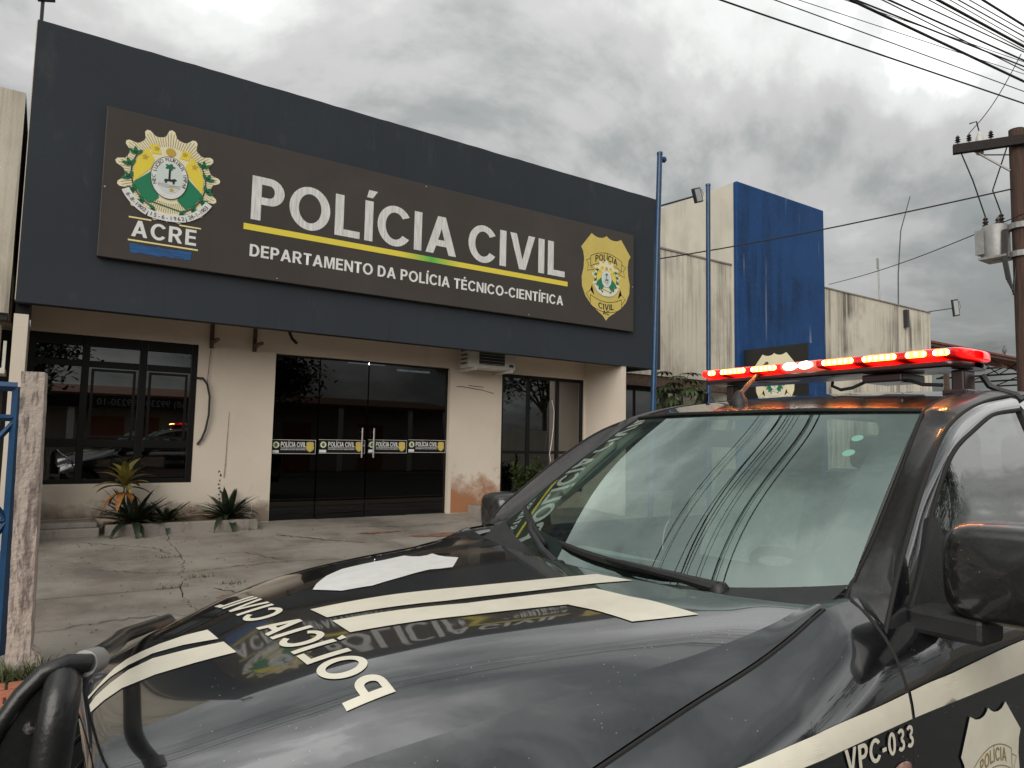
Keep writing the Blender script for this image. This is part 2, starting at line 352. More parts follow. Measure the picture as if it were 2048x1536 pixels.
M['post_concrete'] = stain_mat('rough_post_concrete', (.48, .41, .36), [((.14, .11, .10), (34, 34, 7), .5, .62, .8, 2, 0), ((.11, .085, .08), (18, 18, 1.6), .5, .66, .65, 12, 1.1), ((.62, .56, .5), (50, 50, 30), .58, .7, .5, 22, 0)], .95, .9)
M['planter'] = stain_mat('planter_concrete', (.30, .27, .24), [((.12, .10, .08), (6, 6, 2), .52, .7, .7, 3, 0), ((.42, .40, .36), (9, 9, 9), .58, .75, .4, 6, 0)], .9, .6)
M['joint'] = mat('dark_joint', (.06, .05, .04), .95, var=.4, vs=12)
M['asphalt'] = mat('asphalt', (.055, .053, .05), .85, var=.35, vs=6, bump=.6, bs=150)
M['earth'] = mat('earth', (.13, .095, .06), .95, var=.4, vs=7, bump=.8, bs=50)
M['grit'] = mat('sandy_grit', (.40, .33, .23), .95, var=.45, vs=60, bump=.7, bs=220)
M['paver'] = mat('red_paver', (.42, .15, .085), .9, var=.35, vs=9, bump=.4, bs=120)
M['black_frame'] = mat('black_aluminium', (.004, .004, .0045), .4, spec=.35)
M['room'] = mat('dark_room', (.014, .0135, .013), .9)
M['win_glass'] = glass_mat('tinted_window_glass', (.20, .21, .21), 2.0)
M['door_glass'] = glass_mat('dark_door_glass', (.08, .085, .09), 1.6, 0., 0., (.95, .95, .95), .045)
M['white'] = mat('white_vinyl', (.78, .78, .76), .5, var=.1, vs=8)
M['white_brush'] = mat('weathered_white_vinyl', (.74, .74, .72), .5, var=.28, vs=3, stretch=(14, 14, 1.2))
M['yellow'] = mat('yellow_vinyl', (.80, .64, .06), .5)
M['pale_yellow'] = mat('pale_yellow_vinyl', (.82, .72, .30), .5)
M['badge'] = mat('badge_gold', (.66, .52, .13), .5, var=.08, vs=3)
M['cream_vinyl'] = mat('cream_vinyl', (.82, .76, .52), .5)
M['gold'] = mat('gold_print', (.55, .36, .05), .5)
M['green'] = mat('green_print', (.01, .20, .09), .5)
M['dk_green'] = mat('leaf_green_print', (.012, .14, .055), .5)
M['ink'] = mat('black_print', (.018, .018, .016), .5)
M['brown_ink'] = mat('olive_print', (.30, .22, .09), .5)
M['pale_blue'] = mat('pale_sky_print', (.62, .70, .68), .5)
M['blue_smear'] = mat('blue_paint_smear', (.015, .10, .30), .6, var=.5, vs=5, stretch=(1, 1, 18))
M['blue_metal'] = mat('blue_enamel', (.007, .052, .135), .4, var=.35, vs=6, coat=.2)
M['grey_metal'] = mat('grey_metal', (.34, .34, .33), .5, metal=.3, var=.2, vs=9)
M['steel'] = mat('brushed_steel', (.6, .58, .56), .28, metal=1)
M['dark_metal'] = mat('dark_metal', (.025, .025, .026), .5)
M['rust'] = mat('rusty_metal', (.11, .07, .05), .8, var=.5, vs=14)
M['ac'] = mat('ac_casing', (.62, .60, .55), .55, var=.2, vs=7)
M['lamp_glass'] = mat('lamp_glass', (.32, .33, .33), .15, coat=.6)
M['wood'] = mat('weathered_wood', (.105, .058, .040), .85, col2=(.035, .022, .018), vs=3, stretch=(9, 9, .5), bump=.6, bs=30)
M['wood_dark'] = mat('dark_wood', (.028, .022, .020), .9, var=.5, vs=6, stretch=(1, 9, 9), bump=.5, bs=25)
M['cable'] = mat('black_cable', (.008, .008, .008), .55)
M['insulator'] = mat('insulator_brown', (.03, .018, .014), .25, coat=.6)
M['leaf'] = mat('leaf', (.055, .085, .022), .5, var=.5, vs=9)
M['leaf_dark'] = mat('dark_leaf', (.022, .032, .015), .42, var=.5, vs=12)
M['leaf_yellow'] = mat('yellowing_leaf', (.28, .20, .045), .5, col2=(.09, .09, .02), vs=9)
M['leaf_brown'] = mat('dry_leaf', (.30, .12, .02), .7, var=.5, vs=16)
M['bark'] = mat('bark', (.10, .075, .055), .9, var=.5, vs=10, bump=.6, bs=40)
M['grass'] = mat('grass', (.085, .10, .03), .6, var=.5, vs=15)
M['tube_light'] = mat('fluorescent_tube', (.9, .9, .9), .5, em=(.95, .97, 1), es=5)
M['roof_red'] = mat('red_sheet_roof', (.20, .035, .025), .6, var=.3, vs=4)
M['house_wall'] = stain_mat('house_wall_plaster', (.55, .50, .42), [((.25, .22, .18), (3, 3, .4), .52, .75, .5, 5, 0)], .9, .2)
M['tile_roof'] = mat('clay_tile_roof', (.17, .075, .045), .85, var=.4, vs=5)

# ---------------------------------------------------------------- ground
def ramp_z(y): return .33-(10.225-y)*.06
o = mesh('ground', [(-400, -400, -.03), (600, -400, -.03), (600, 600, -.03), (-400, 600, -.03)], [(0, 1, 2, 3)], M['earth']); tag(o, 'bare earth around the street and the buildings', 'ground', kind='structure')
o = mesh('road', [(-60, -7.5, 0), (90, -7.5, 0), (90, 4.0, 0), (-60, 4.0, 0)], [(0, 1, 2, 3)], M['asphalt']); tag(o, 'grey asphalt street the patrol truck stands on', 'road', kind='structure')
side = empty('pavement', (0, 4.5, 0)); tag(side, 'narrow pavement of red pavers and sandy grit before the gate', 'pavement', kind='structure')
B().box(-20, 40, 4.0, 4.16, -.03, .10, 0, .012).build('kerb', M['planter'], side)
mesh('grit_strip', [(-20, 4.16, .055), (40, 4.16, .055), (40, 5.02, .03), (-20, 5.02, .03)], [(0, 1, 2, 3)], M['grit'], side)
bm_ = B().box(-.116, .116, -.056, .056, -.02, .02, 0, .006); pv = None
for r_ in range(4):
    for c_ in range(18):
        x = -1.3+c_*.245+(r_ % 2)*.12; y = 4.66+r_*.122
        if pv is None:
            o = bm_.build('paver', M['paver']); o.parent = side; pv = o
        else:
            o = pv.copy(); COL.objects.link(o)
        o.location = (x, y-4.5, .043+random.uniform(-.004, .004)); o.rotation_euler.z = random.uniform(-.02, .02)
# driveway: slabs with open joints on a dark bed
drv = empty('driveway', (2, 8, 0)); tag(drv, 'cracked concrete forecourt rising to the glass doors', 'driveway', kind='structure')
mesh('bed', [(-6, 5.03, ramp_z(5.03)-.02), (30, 5.03, ramp_z(5.03)-.02), (30, 12.0, ramp_z(12)-.02), (-6, 12.0, ramp_z(12)-.02)], [(0, 1, 2, 3)], M['joint'], drv)
def jag(a, b, n, amp, seed):
    rr = random.Random(seed); k = 4 if amp > .02 else 1; n *= k; out = []; w1 = w2 = 0.
    for i in range(n+1):
        e = min(1, 4*i/n, 4*(n-i)/n); out.append((a[0]+(b[0]-a[0])*i/n+(w1+rr.uniform(-amp, amp)*.35)*e, a[1]+(b[1]-a[1])*i/n+(w2+rr.uniform(-amp, amp)*.2)*e))
        w1 = .9*w1+rr.uniform(-amp, amp)*.6; w2 = .9*w2+rr.uniform(-amp, amp)*.15
    return out
xs = [-6, -1.6, 1.35, 3.6, 6.0, 9.0, 14, 30]; ys = [5.03, 7.05, 8.35, 12.0]
hl = {}; vl = {}
for j, y in enumerate(ys):
    for i in range(len(xs)-1):
        a = (xs[i]+(.25*math.sin(i*2.1+j) if 0 < i else 0), y); b = (xs[i+1]+(.25*math.sin((i+1)*2.1+j) if i+1 < len(xs)-1 else 0), y)
        hl[i, j] = jag(a, b, 10, .006 if 0 < j < len(ys)-1 else 0, i*7+j)
for i, x in enumerate(xs):
    for j in range(len(ys)-1):
        a = (x+(.25*math.sin(i*2.1+j) if 0 < i < len(xs)-1 else 0), ys[j]); b = (x+(.25*math.sin(i*2.1+j+1) if 0 < i < len(xs)-1 else 0), ys[j+1])
        vl[i, j] = jag(a, b, 14, .035 if i == 2 else .012 if 0 < i < len(xs)-1 else 0, i*13+j)
for i in range(len(xs)-1):
    for j in range(len(ys)-1):
        loop = hl[i, j]+vl[i+1, j][1:]+hl[i, j+1][::-1][1:]+vl[i, j][::-1][1:-1]
        cx = sum(p[0] for p in loop)/len(loop); cy = sum(p[1] for p in loop)/len(loop)
        lx = (xs[i+1]-xs[i])/2; ly = (ys[j+1]-ys[j])/2; g_ = .009 if not (i in (1, 2)) else .011
        pts = [(cx+(p[0]-cx)*(1-g_/lx), cy+(p[1]-cy)*(1-g_/ly)) for p in loop]
        n = len(pts); dz = random.uniform(-.003, .003)
        tv = [(p[0], p[1], ramp_z(p[1])+dz) for p in pts]; bv = [(p[0], p[1], ramp_z(p[1])-.03) for p in pts]
        tri = tessellate_polygon([[Vector((p[0], p[1], 0)) for p in pts]])
        mesh('slab', tv+bv, [tuple(t) for t in tri]+[(k, k+n, (k+1) % n+n, (k+1) % n) for k in range(n)], M['concrete'], drv)
# broken patch showing red subsoil
def patch(cx, cy, rx, ry, seed, m, nm):
    rr = random.Random(seed); loop = [(cx+rx*math.cos(a)*rr.uniform(.6, 1.15), cy+ry*math.sin(a)*rr.uniform(.6, 1.15)) for a in [2*math.pi*k/22 for k in range(22)]]
    V, F = tess([loop]); return mesh(nm, [(x, y, ramp_z(y)+.006) for x, y in V], F, m, drv)
M['red_soil'] = mat('broken_red_patch', (.27, .13, .085), .95, var=.55, vs=14, bump=1, bs=60)
patch(1.5, 6.55, .16, .10, 3, M['red_soil'], 'broken_patch'); patch(1.72, 6.72, .07, .05, 5, M['red_soil'], 'broken_patch'); patch(4.6, 8.6, .5, .12, 9, M['red_soil'], 'broken_patch')
patch(3.9, 9.0, .35, .06, 19, M['red_soil'], 'broken_patch')

M['crack'] = mat('dark_crack', (.035, .028, .022), .95)  # even dark brown of the thin strips that draw the cracks
def crack(pts, w_, seed):
    rr = random.Random(seed); out = []
    for (a, b) in zip(pts[:-1], pts[1:]):
        n = 14
        for i in range(n): out.append((a[0]+(b[0]-a[0])*i/n+rr.uniform(-.03, .03), a[1]+(b[1]-a[1])*i/n+rr.uniform(-.03, .03)))
    out.append(pts[-1]); dec = []
    for p, q in zip(out[:-1], out[1:]): dec.append((p, q, w_*rr.uniform(.4, 1.3)))
    L1, R1 = [], []
    for i, p in enumerate(out):
        q0, q1 = out[max(i-1, 0)], out[min(i+1, len(out)-1)]; dx, dy = q1[0]-q0[0], q1[1]-q0[1]; l = math.hypot(dx, dy) or 1; k = w_*rr.uniform(.35, 1.2)/2
        L1.append((p[0]-dy/l*k, p[1]+dx/l*k)); R1.append((p[0]+dy/l*k, p[1]-dx/l*k))
    V = L1+R1; n = len(L1); mesh('crack', [(x, y, ramp_z(y)+.0045) for x, y in V], [(i, i+1, n+i+1, n+i) for i in range(n-1)], M['crack'], drv)
crack([(2.6, 9.2), (3.1, 8.7), (3.45, 8.4)], .022, 1); crack([(1.3, 7.6), (2.2, 7.75), (3.4, 7.5)], .012, 2); crack([(1.4, 6.9), (1.62, 6.5), (1.55, 6.2)], .022, 3)
crack([(-.1, 6.1), (.7, 6.25), (1.4, 6.05), (2.4, 6.2)], .010, 4); crack([(.4, 9.4), (1.1, 8.9), (1.25, 8.5)], .012, 5); crack([(3.6, 9.5), (4.6, 9.3), (5.4, 9.45)], .014, 6); crack([(.5, 8.0), (.9, 7.7), (1.3, 7.6)], .010, 7); crack([(2.0, 8.3), (2.3, 7.75)], .012, 8)
# ---------------------------------------------------------------- the station building
YW, YF = 10.225, 9.2
bld = empty('police_station', (4.5, 10.2, .3)); tag(bld, 'single storey police station with charcoal fascia over cream walls and dark glass', 'building')
# fascia with a slightly uneven top edge
rr = random.Random(3); tp = [(-.33+i*(9.79/60), 6.135+rr.uniform(-.004, .004)) for i in range(61)]
fas = B().prism([(-.33, 2.93), (9.46, 2.915)]+tp[::-1], 'y', YF, YF+.16).build('fascia', M['fascia'], bld)
B().box(-.338, -.331, YF+.006, YF+.15, 2.95, 6.12).build('edge_strip', M['cream'], fas)
box('soffit', -.33, 9.46, YF+.163, 13.5, 3.32, 3.5, M['cream'], bld)
box('side_fascia', 9.30, 9.457, YF+.163, 14.5, 2.93, 6.1, M['fascia'], bld)
box('side_fascia', -.327, -.2, YF+.163, 14.5, 3.5, 6.1, M['fascia'], bld)
box('roof', -.2, 9.3, YF+.163, 14.4, 5.4, 5.5, M['grey_metal'], bld)
def wall_rect(x0, x1, z0, z1, nm='wall', m='cream', y0=YW, y1=YW+.18): return box(nm, x0, x1, y0, y1, z0, z1, M[m], bld)
wall_rect(-.2, 1.70, .1, .894); wall_rect(1.70, 2.735, .1, 3.32); wall_rect(5.60, 6.63, .1, 3.32); wall_rect(6.63, 8.49, .1, .62); wall_rect(8.49, 8.516, .1, 3.32)
wall_rect(-.2, 1.70, 2.755, 3.32); wall_rect(2.735, 5.60, 2.73, 3.32); wall_rect(6.63, 8.49, 2.72, 3.32)
box('fin_wall', -.334, -.203, YF+.02, 14.2, 0, 2.80, M['cream'], bld); box('fin_cap', -.33, -.204, YF+.162, 9.9, 2.801, 3.32, M['black_frame'], bld)
box('fin_wall', 8.518, 8.62, YF+.02, 14.2, 0, 3.32, M['cream'], bld)
# dark interior with two fluorescent tubes
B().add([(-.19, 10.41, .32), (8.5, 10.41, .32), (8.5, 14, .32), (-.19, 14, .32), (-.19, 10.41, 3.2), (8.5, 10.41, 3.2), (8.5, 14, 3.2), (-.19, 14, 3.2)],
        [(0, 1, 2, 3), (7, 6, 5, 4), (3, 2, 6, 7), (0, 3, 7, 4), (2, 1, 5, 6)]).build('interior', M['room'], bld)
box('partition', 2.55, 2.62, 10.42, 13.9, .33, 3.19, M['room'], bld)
for x, y in ((4.55, 12.2), (5.85, 12.9)):
    t = B().tube([(x, y, 2.92), (x+.72, y, 2.92)], .018, 8).build('ceiling_lamp', M['tube_light'], bld)
    B().box(x-.02, x+.74, y-.04, y+.04, 2.945, 2.99).build('lamp_housing', M['ac'], t)
# big left window
wn = empty('window', (.75, YW, .9), bld); FR = M['black_frame']
def frame_bars(parent, xs_, zs_, y0, y1, m=FR):
    for x0, x1 in xs_: box('mullion', x0, x1, y0, y1, zs_[0][0], zs_[-1][1], m, parent, .004)
    for z0, z1 in zs_:
        for (a0, a1), (b0, b1) in zip(xs_[:-1], xs_[1:]): box('rail', a1+.001, b0-.001, y0+.004, y1-.004, z0, z1, m, parent, .004)
frame_bars(wn, [(-.2, -.13), (.36, .44), (1.0, 1.09), (1.62, 1.697)], [(.897, .95), (1.35, 1.45), (2.36, 2.44), (2.62, 2.752)], YW+.03, YW+.09)
for a, b in ((-.13, .36), (.44, 1.0), (1.09, 1.62)):
    for c, d in ((.95, 1.35), (1.45, 2.36), (2.44, 2.62)):
        tl = random.uniform(-.006, .006)
        mesh('pane', [(a+.002, YW+.06+tl, c+.002), (b-.002, YW+.06-tl, c+.002), (b-.002, YW+.06-tl, d-.002), (a+.002, YW+.06+tl, d-.002)], [(0, 1, 2, 3)], M['win_glass'], wn)
for a, b in ((.47, .97), (1.12, 1.59)):     # casement frames inside the openings
    bb = B()
    for q in ((a, a+.03, 1.47, 2.34), (b-.03, b, 1.47, 2.34), (a+.031, b-.031, 2.31, 2.34), (a+.031, b-.031, 1.47, 1.5)): bb.box(q[0], q[1], YW+.042, YW+.058, q[2], q[3])
    bb.build('casement', FR, wn)
# right window
w2 = empty('window', (7.5, YW, .7), bld)
frame_bars(w2, [(6.632, 6.68), (7.20, 7.26), (7.86, 7.92), (8.44, 8.488)], [(.622, .67), (1.32, 1.37), (2.66, 2.718)], YW+.03, YW+.09)
for a, b in ((6.68, 7.20), (7.26, 7.86), (7.92, 8.44)):
    for c, d in ((.67, 1.32), (1.37, 2.66)):
        mesh('pane', [(a+.002, YW+.06, c+.002), (b-.002, YW+.06, c+.002), (b-.002, YW+.06, d-.002), (a+.002, YW+.06, d-.002)], [(0, 1, 2, 3)], M['win_glass'], w2)

# ---------------------------------------------------------------- coat of arms and badge prints (built as layered vinyl)
def star(cx, cy, r, n=5, a0=90, k=.42):
    return [(cx+(r if i % 2 == 0 else r*k)*math.cos(R(a0+i*180/n)), cy+(r if i % 2 == 0 else r*k)*math.sin(R(a0+i*180/n))) for i in range(2*n)]
def leaf2(cx, cy, l, wd, ang):
    c, s = math.cos(R(ang)), math.sin(R(ang)); q = [(0, 0), (.3*l, wd/2), (.7*l, wd*.42), (l, 0), (.7*l, -wd*.42), (.3*l, -wd/2)]
    return [(cx+x*c-y*s, cy+x*s+y*c) for x, y in q]
def coat(P0, parent, cx, cy, s, full=True, faded=None):
    """P0(u, v, layer) -> point; the coat is about 1.14 wide at s = 1"""
    def D(nm, vf, layer, m): return decal(nm, ([(cx+x*s, cy+y*s) for x, y in vf[0]], vf[1]), lambda u, v: P0(u, v, layer), m, parent)
    # scalloped sunburst
    burst = []
    for k in range(13):
        a = 90+k*360/13
        for da, rr_ in ((-10.5, .475), (-7, .49), (-3.2, .562), (0, .578), (3.2, .562), (7, .49), (10.5, .475)): burst.append((rr_*math.cos(R(a+da)), rr_*math.sin(R(a+da))))
    D('sunburst', shape(burst), 0, M['cream_vinyl'])
    if full:
        rays = []
        for k in range(100):
            a = k*3.6+1; 
            if 215 < a < 325: continue
            ph = ((a-90) % (360/13)); ph = min(ph, 360/13-ph)/(180/13); r1 = .545-.08*ph
            rays.append(shape(stroke([(.36*math.cos(R(a)), .36*math.sin(R(a))), (r1*math.cos(R(a)), r1*math.sin(R(a)))], .006)))
        for k in range(34):
            a = 215+k*3.3; rays.append(shape(stroke([(.33*math.cos(R(a)), .33*math.sin(R(a))), (.45*math.cos(R(a)), .45*math.sin(R(a)))], .006)))
        tag(D('rays', join(*rays), 1, M['brown_ink']), kind='stuff')
    for sg in (-1, 1):
        f = lambda pts: [(sg*x, y) for x, y in pts] if sg > 0 else [(-x, y) for x, y in pts][::-1]
        arc = ell(0, -.03, .385, .40, 40, -75, 14)
        sp_ = [(x, y) for x, y in arc if y > -.02]; lw = [(x, y) for x, y in arc if y <= -.02]
        D('flag_yellow', shape(f([(.17, .17), (.245, .30)]+sp_+[(.37, -.14), (.2, .06)])), 2, M['yellow'])
        D('flag_yellow', shape(f([(.10, .25), (.14, .37), (.23, .33), (.20, .24)])), 2, M['yellow'])
        D('flag_green', shape(f([(.18, .04), (.372, -.145)]+[p for p in lw if p[1] < -.16 and p[0] < .365][:-2]+[(.15, -.33), (.1, -.28)])), 3, M['green'])
        D('flag_star', join(shape(star(sg*.27, .18, .042)), shape(star(sg*.155, .31, .036))), 4, M['gold'])
        lv = []
        for k in range(6):
            a = 28-k*20; rx = .42; x, y = rx*math.cos(R(a)), -.02+rx*1.05*math.sin(R(a))
            for da in (-42, 8, 60): lv.append(shape(f(leaf2(x, y, .10, .042, a+50+da))))
        tag(D('wreath', join(*lv), 5, M['dk_green']), kind='stuff')
        D('wreath_stem', shape(f(stroke(ell(0, -.02, .405, .425, 34, -66, 18), .012))), 4, M['ink'])
        D('ribbon_tail', shape(f(stroke(ell(0, 0, .515, .525, -28, -66, 10), .085))), 6, M['white'])
    D('shield_ring', shape(ell(0, -.02, .205, .262, 0, 352, 40)), 6, M['white'])
    D('shield_edge', shape(ell(0, -.02, .205, .262, 0, 360, 40)+ell(0, -.02, .199, .256, 360, 0, 40)), 7, M['ink'])
    D('shield_field', shape(ell(0, -.02, .142, .19, 0, 352, 36)), 7, M['pale_blue'])
    D('tree_print', join(shape([(-.012, -.06), (.012, -.06), (.012, .1), (-.012, .1)]),), 8, M['ink'])
    D('tree_crown', shape([(.048*math.cos(R(a))*(1+.25*math.cos(R(5*a))), .115+.034*math.sin(R(a))*(1+.25*math.cos(R(5*a)))) for a in range(0, 360, 12)]), 9, M['dk_green'])
    D('jaguar', shape([(-.062, -.09), (-.05, -.04), (.02, -.035), (.06, -.02), (.085, -.035), (.06, -.055), (.055, -.09), (.04, -.09), (.035, -.062), (-.02, -.062), (-.03, -.09), (-.042, -.09), (-.05, -.062)]), 9, M['ink'])
    D('river', join(*[shape(stroke([(-.12+i*.03, -.105-.014*k+.004*math.sin(i+k)) for i in range(9)], .004)) for k in range(3)]), 8, M['brown_ink'])
    D('shield_star', shape(star(.03, -.165, .036)), 8, M['gold'])
    D('cap', shape(ell(0, .30, .055, .05, 0, 350, 20)), 3, M['gold'])
    D('ribbon', shape(stroke(ell(0, .35, .84, .86, -104, -76, 10), .085)), 8, M['white'])
    D('sword_tip', shape([(-.05, -.50), (.05, -.50), (.0, -.565)]), 2, M['white'])
    D('crossed_stems', join(shape(stroke([(-.19, -.34), (.17, -.41)], .014))), 4, M['dk_green'])
    if full:
        tx = []
        word = 'NEC LUCEO PLURIBUS IMPAR'
        for i, ch in enumerate(word):
            if ch == ' ': continue
            a = 202-i*(224/(len(word)-1)); v, f = font_shape(ch, .04, 0, -.02, center=True)
            c, s_ = math.cos(R(a-90)), math.sin(R(a-90)); ox, oy = .172*math.cos(R(a)), -.02+.226*math.sin(R(a))
            tx.append(([(ox+x*c-y*s_, oy+x*s_+y*c) for x, y in v], f))
        tag(D('motto', join(*tx), 8, M['ink']), kind='stuff')
        dt = []
        for word, r_, cyy, a0, a1 in (('6-8-1902', .52, 0, 216, 242), ('24-1-1903', .52, 0, 298, 325), ('15-6-1962', .86, .35, 258.5, 281.5)):
            for i, ch in enumerate(word):
                a = a0+(a1-a0)*i/(len(word)-1); v, f = font_shape(ch, .046, 0, -.023, center=True)
                c, s_ = math.cos(R(a+90)), math.sin(R(a+90)); ox, oy = r_*math.cos(R(a)), cyy+r_*math.sin(R(a))
                dt.append(([(ox+x*c-y*s_, oy+x*s_+y*c) for x, y in v], f))
        D('dates', join(*dt), 10, M['ink'])
BADGE = None
def badge_outline(w_=1.15, h_=1.5):
    half = [(0, .665), (.05, .645), (.12, .63), (.20, .635), (.26, .655), (.31, .69), (.50, .43), (.46, .36), (.44, .24), (.45, .08), (.485, -.08), (.475, -.24), (.41, -.40), (.30, -.53), (.15, -.64), (.06, -.70), (0, -.775)]
    half = [(0, .71), (.03, .685), (.08, .66), (.15, .65), (.22, .66), (.30, .70)]+half[6:]
    return [(x*w_, y*h_/1.475) for x, y in half]+[(-x*w_, y*h_/1.475) for x, y in half[-2:0:-1]]
def badge(P0, parent, cx, cy, k, m, emblem=True, line='ink', text=True, arms_label=None):
    def D(nm, vf, layer, mm): return decal(nm, ([(cx+x*k, cy+y*k) for x, y in vf[0]], vf[1]), lambda u, v: P0(u, v, layer), mm, parent)
    D('badge_field', shape(badge_outline()), 0, m)
    lw = .010
    up_ = lambda x, c: c+.10*(1-(x/.36)**2)
    xs_ = [-.36+.06*i for i in range(13)]
    lines = [stroke([(x, up_(x, .31)) for x in xs_], lw), stroke([(x, up_(x, .13)) for x in xs_], lw)]
    dn = lambda x, c: c-.10*(1-(x/.38)**2)
    lines += [stroke([(x, dn(x, -.36)) for x in xs_], lw), stroke([(x, dn(x, -.54)) for x in xs_], lw)]
    for sg in (-1, 1):
        lines += [stroke([(sg*.36, .31), (sg*.36, .13)], lw), stroke([(sg*.37, .26), (sg*.46, .22), (sg*.40, .15), (sg*.44, .04), (sg*.28, .08), (sg*.35, .122)], lw)]
        lines += [stroke([(sg*.36, -.37), (sg*.36, -.54)], lw), stroke([(sg*.37, -.46), (sg*.45, -.36), (sg*.36, -.29), (sg*.33, -.20), (sg*.28, -.36)], lw)]
    D('ribbon_line', join(*[shape(l) for l in lines]), 1, M[line])
    if text:
        tv, tf = text_shape('POLÍCIA', .115, -.255, 0, width=.51); tv = [(x, y+up_(x, .17)) for x, y in tv]; D('badge_word', (tv, tf), 1, M[line])
        tv, tf = text_shape('CIVIL', .105, -.18, 0, width=.36); tv = [(x, y+dn(x, -.50)) for x, y in tv]; D('badge_word', (tv, tf), 1, M[line])
        D('badge_word', text_shape('AC', .075, -.075, -.685, width=.15), 1, M[line])
    if emblem: coat(lambda u, v, l: P0(u, v, l*.5+2), parent, cx, cy-.04*k, .58*k, full=False)

# ---------------------------------------------------------------- the sign on the fascia
SY = 9.12
sg_ = empty('sign_board', (4.5, SY+.04, 4.4)); tag(sg_, 'long brown sign board with state crest, white lettering and gold badge on the charcoal fascia', 'sign')
B().box(.39, 8.70, SY, YF-.002, 3.535, 5.305, 0, .006).build('panel', M['sign'], sg_)
PS = lambda u, v, l=0: (u, SY-.0025-.0016*l, v)
em_ = empty('crest', (1.075, SY, 4.6), sg_)
coat(PS, em_, 1.078, 4.62, 1.0)
decal('heading', text_shape('POLÍCIA', .575, 2.035, 4.29, width=3.0, gap=.115), PS, M['white_brush'], sg_)
decal('heading', text_shape('CIVIL', .575, 5.245, 4.29, width=1.875, gap=.12), PS, M['white_brush'], sg_)
# underline fading to green in the middle
m = bpy.data.materials.new('yellow_green_stripe'); t, b = nodes_of(m); g = t.nodes.new('ShaderNodeNewGeometry'); sx_ = t.nodes.new('ShaderNodeSeparateXYZ'); t.links.new(g.outputs['Position'], sx_.inputs[0])
mr = t.nodes.new('ShaderNodeMapRange'); mr.inputs[1].default_value = 1.95; mr.inputs[2].default_value = 7.19; t.links.new(sx_.outputs[0], mr.inputs[0])
rp = t.nodes.new('ShaderNodeValToRGB'); e = rp.color_ramp.elements; e[0].position = .42; e[0].color = (.80, .66, .07, 1); e[1].position = .60; e[1].color = (.80, .66, .07, 1)
x = rp.color_ramp.elements.new(.51); x.color = (.10, .50, .08, 1); t.links.new(mr.outputs[0], rp.inputs[0]); t.links.new(rp.outputs[0], b.inputs['Base Color']); b.inputs['Roughness'].default_value = .5
decal('underline', rect(1.955, 7.185, 4.145, 4.225), PS, m, sg_)
decal('subheading', text_shape('DEPARTAMENTO DA POLÍCIA TÉCNICO-CIENTÍFICA', .158, 2.045, 3.81, width=5.05, gap=.11), PS, M['white'], sg_)
decal('state_name', text_shape('ACRE', .195, .715, 3.825, width=.70, gap=.16), PS, M['white'], sg_)
for q in ((.68, .915, 4.04, 4.058), (1.22, 1.46, 4.04, 4.058), (.685, 1.44, 3.768, 3.787)): decal('thin_line', rect(*q), PS, M['pale_yellow'], sg_)
rr = random.Random(5); tpz = [(.70+i*.035+rr.uniform(-.01, .01), 3.735+rr.uniform(-.008, .008)) for i in range(20)]; btz = [(.71+i*.035+rr.uniform(-.01, .01), 3.635+rr.uniform(-.012, .012)) for i in range(20)]
decal('blue_smear', shape(btz+tpz[::-1]), PS, M['blue_smear'], sg_)
bd_ = empty('badge', (8.045, SY, 4.4), sg_); badge(PS, bd_, 8.045, 4.45, 1.0, M['badge'])
for x, z in ((.42, 4.35), (8.67, 4.35), (2.4, 3.57), (6.4, 3.57), (4.5, 5.27)): B().lathe([(0, -.006), (.011, -.004), (.011, 0)], (x, SY, z), 'y', 8).build('screw', M['steel'], sg_)

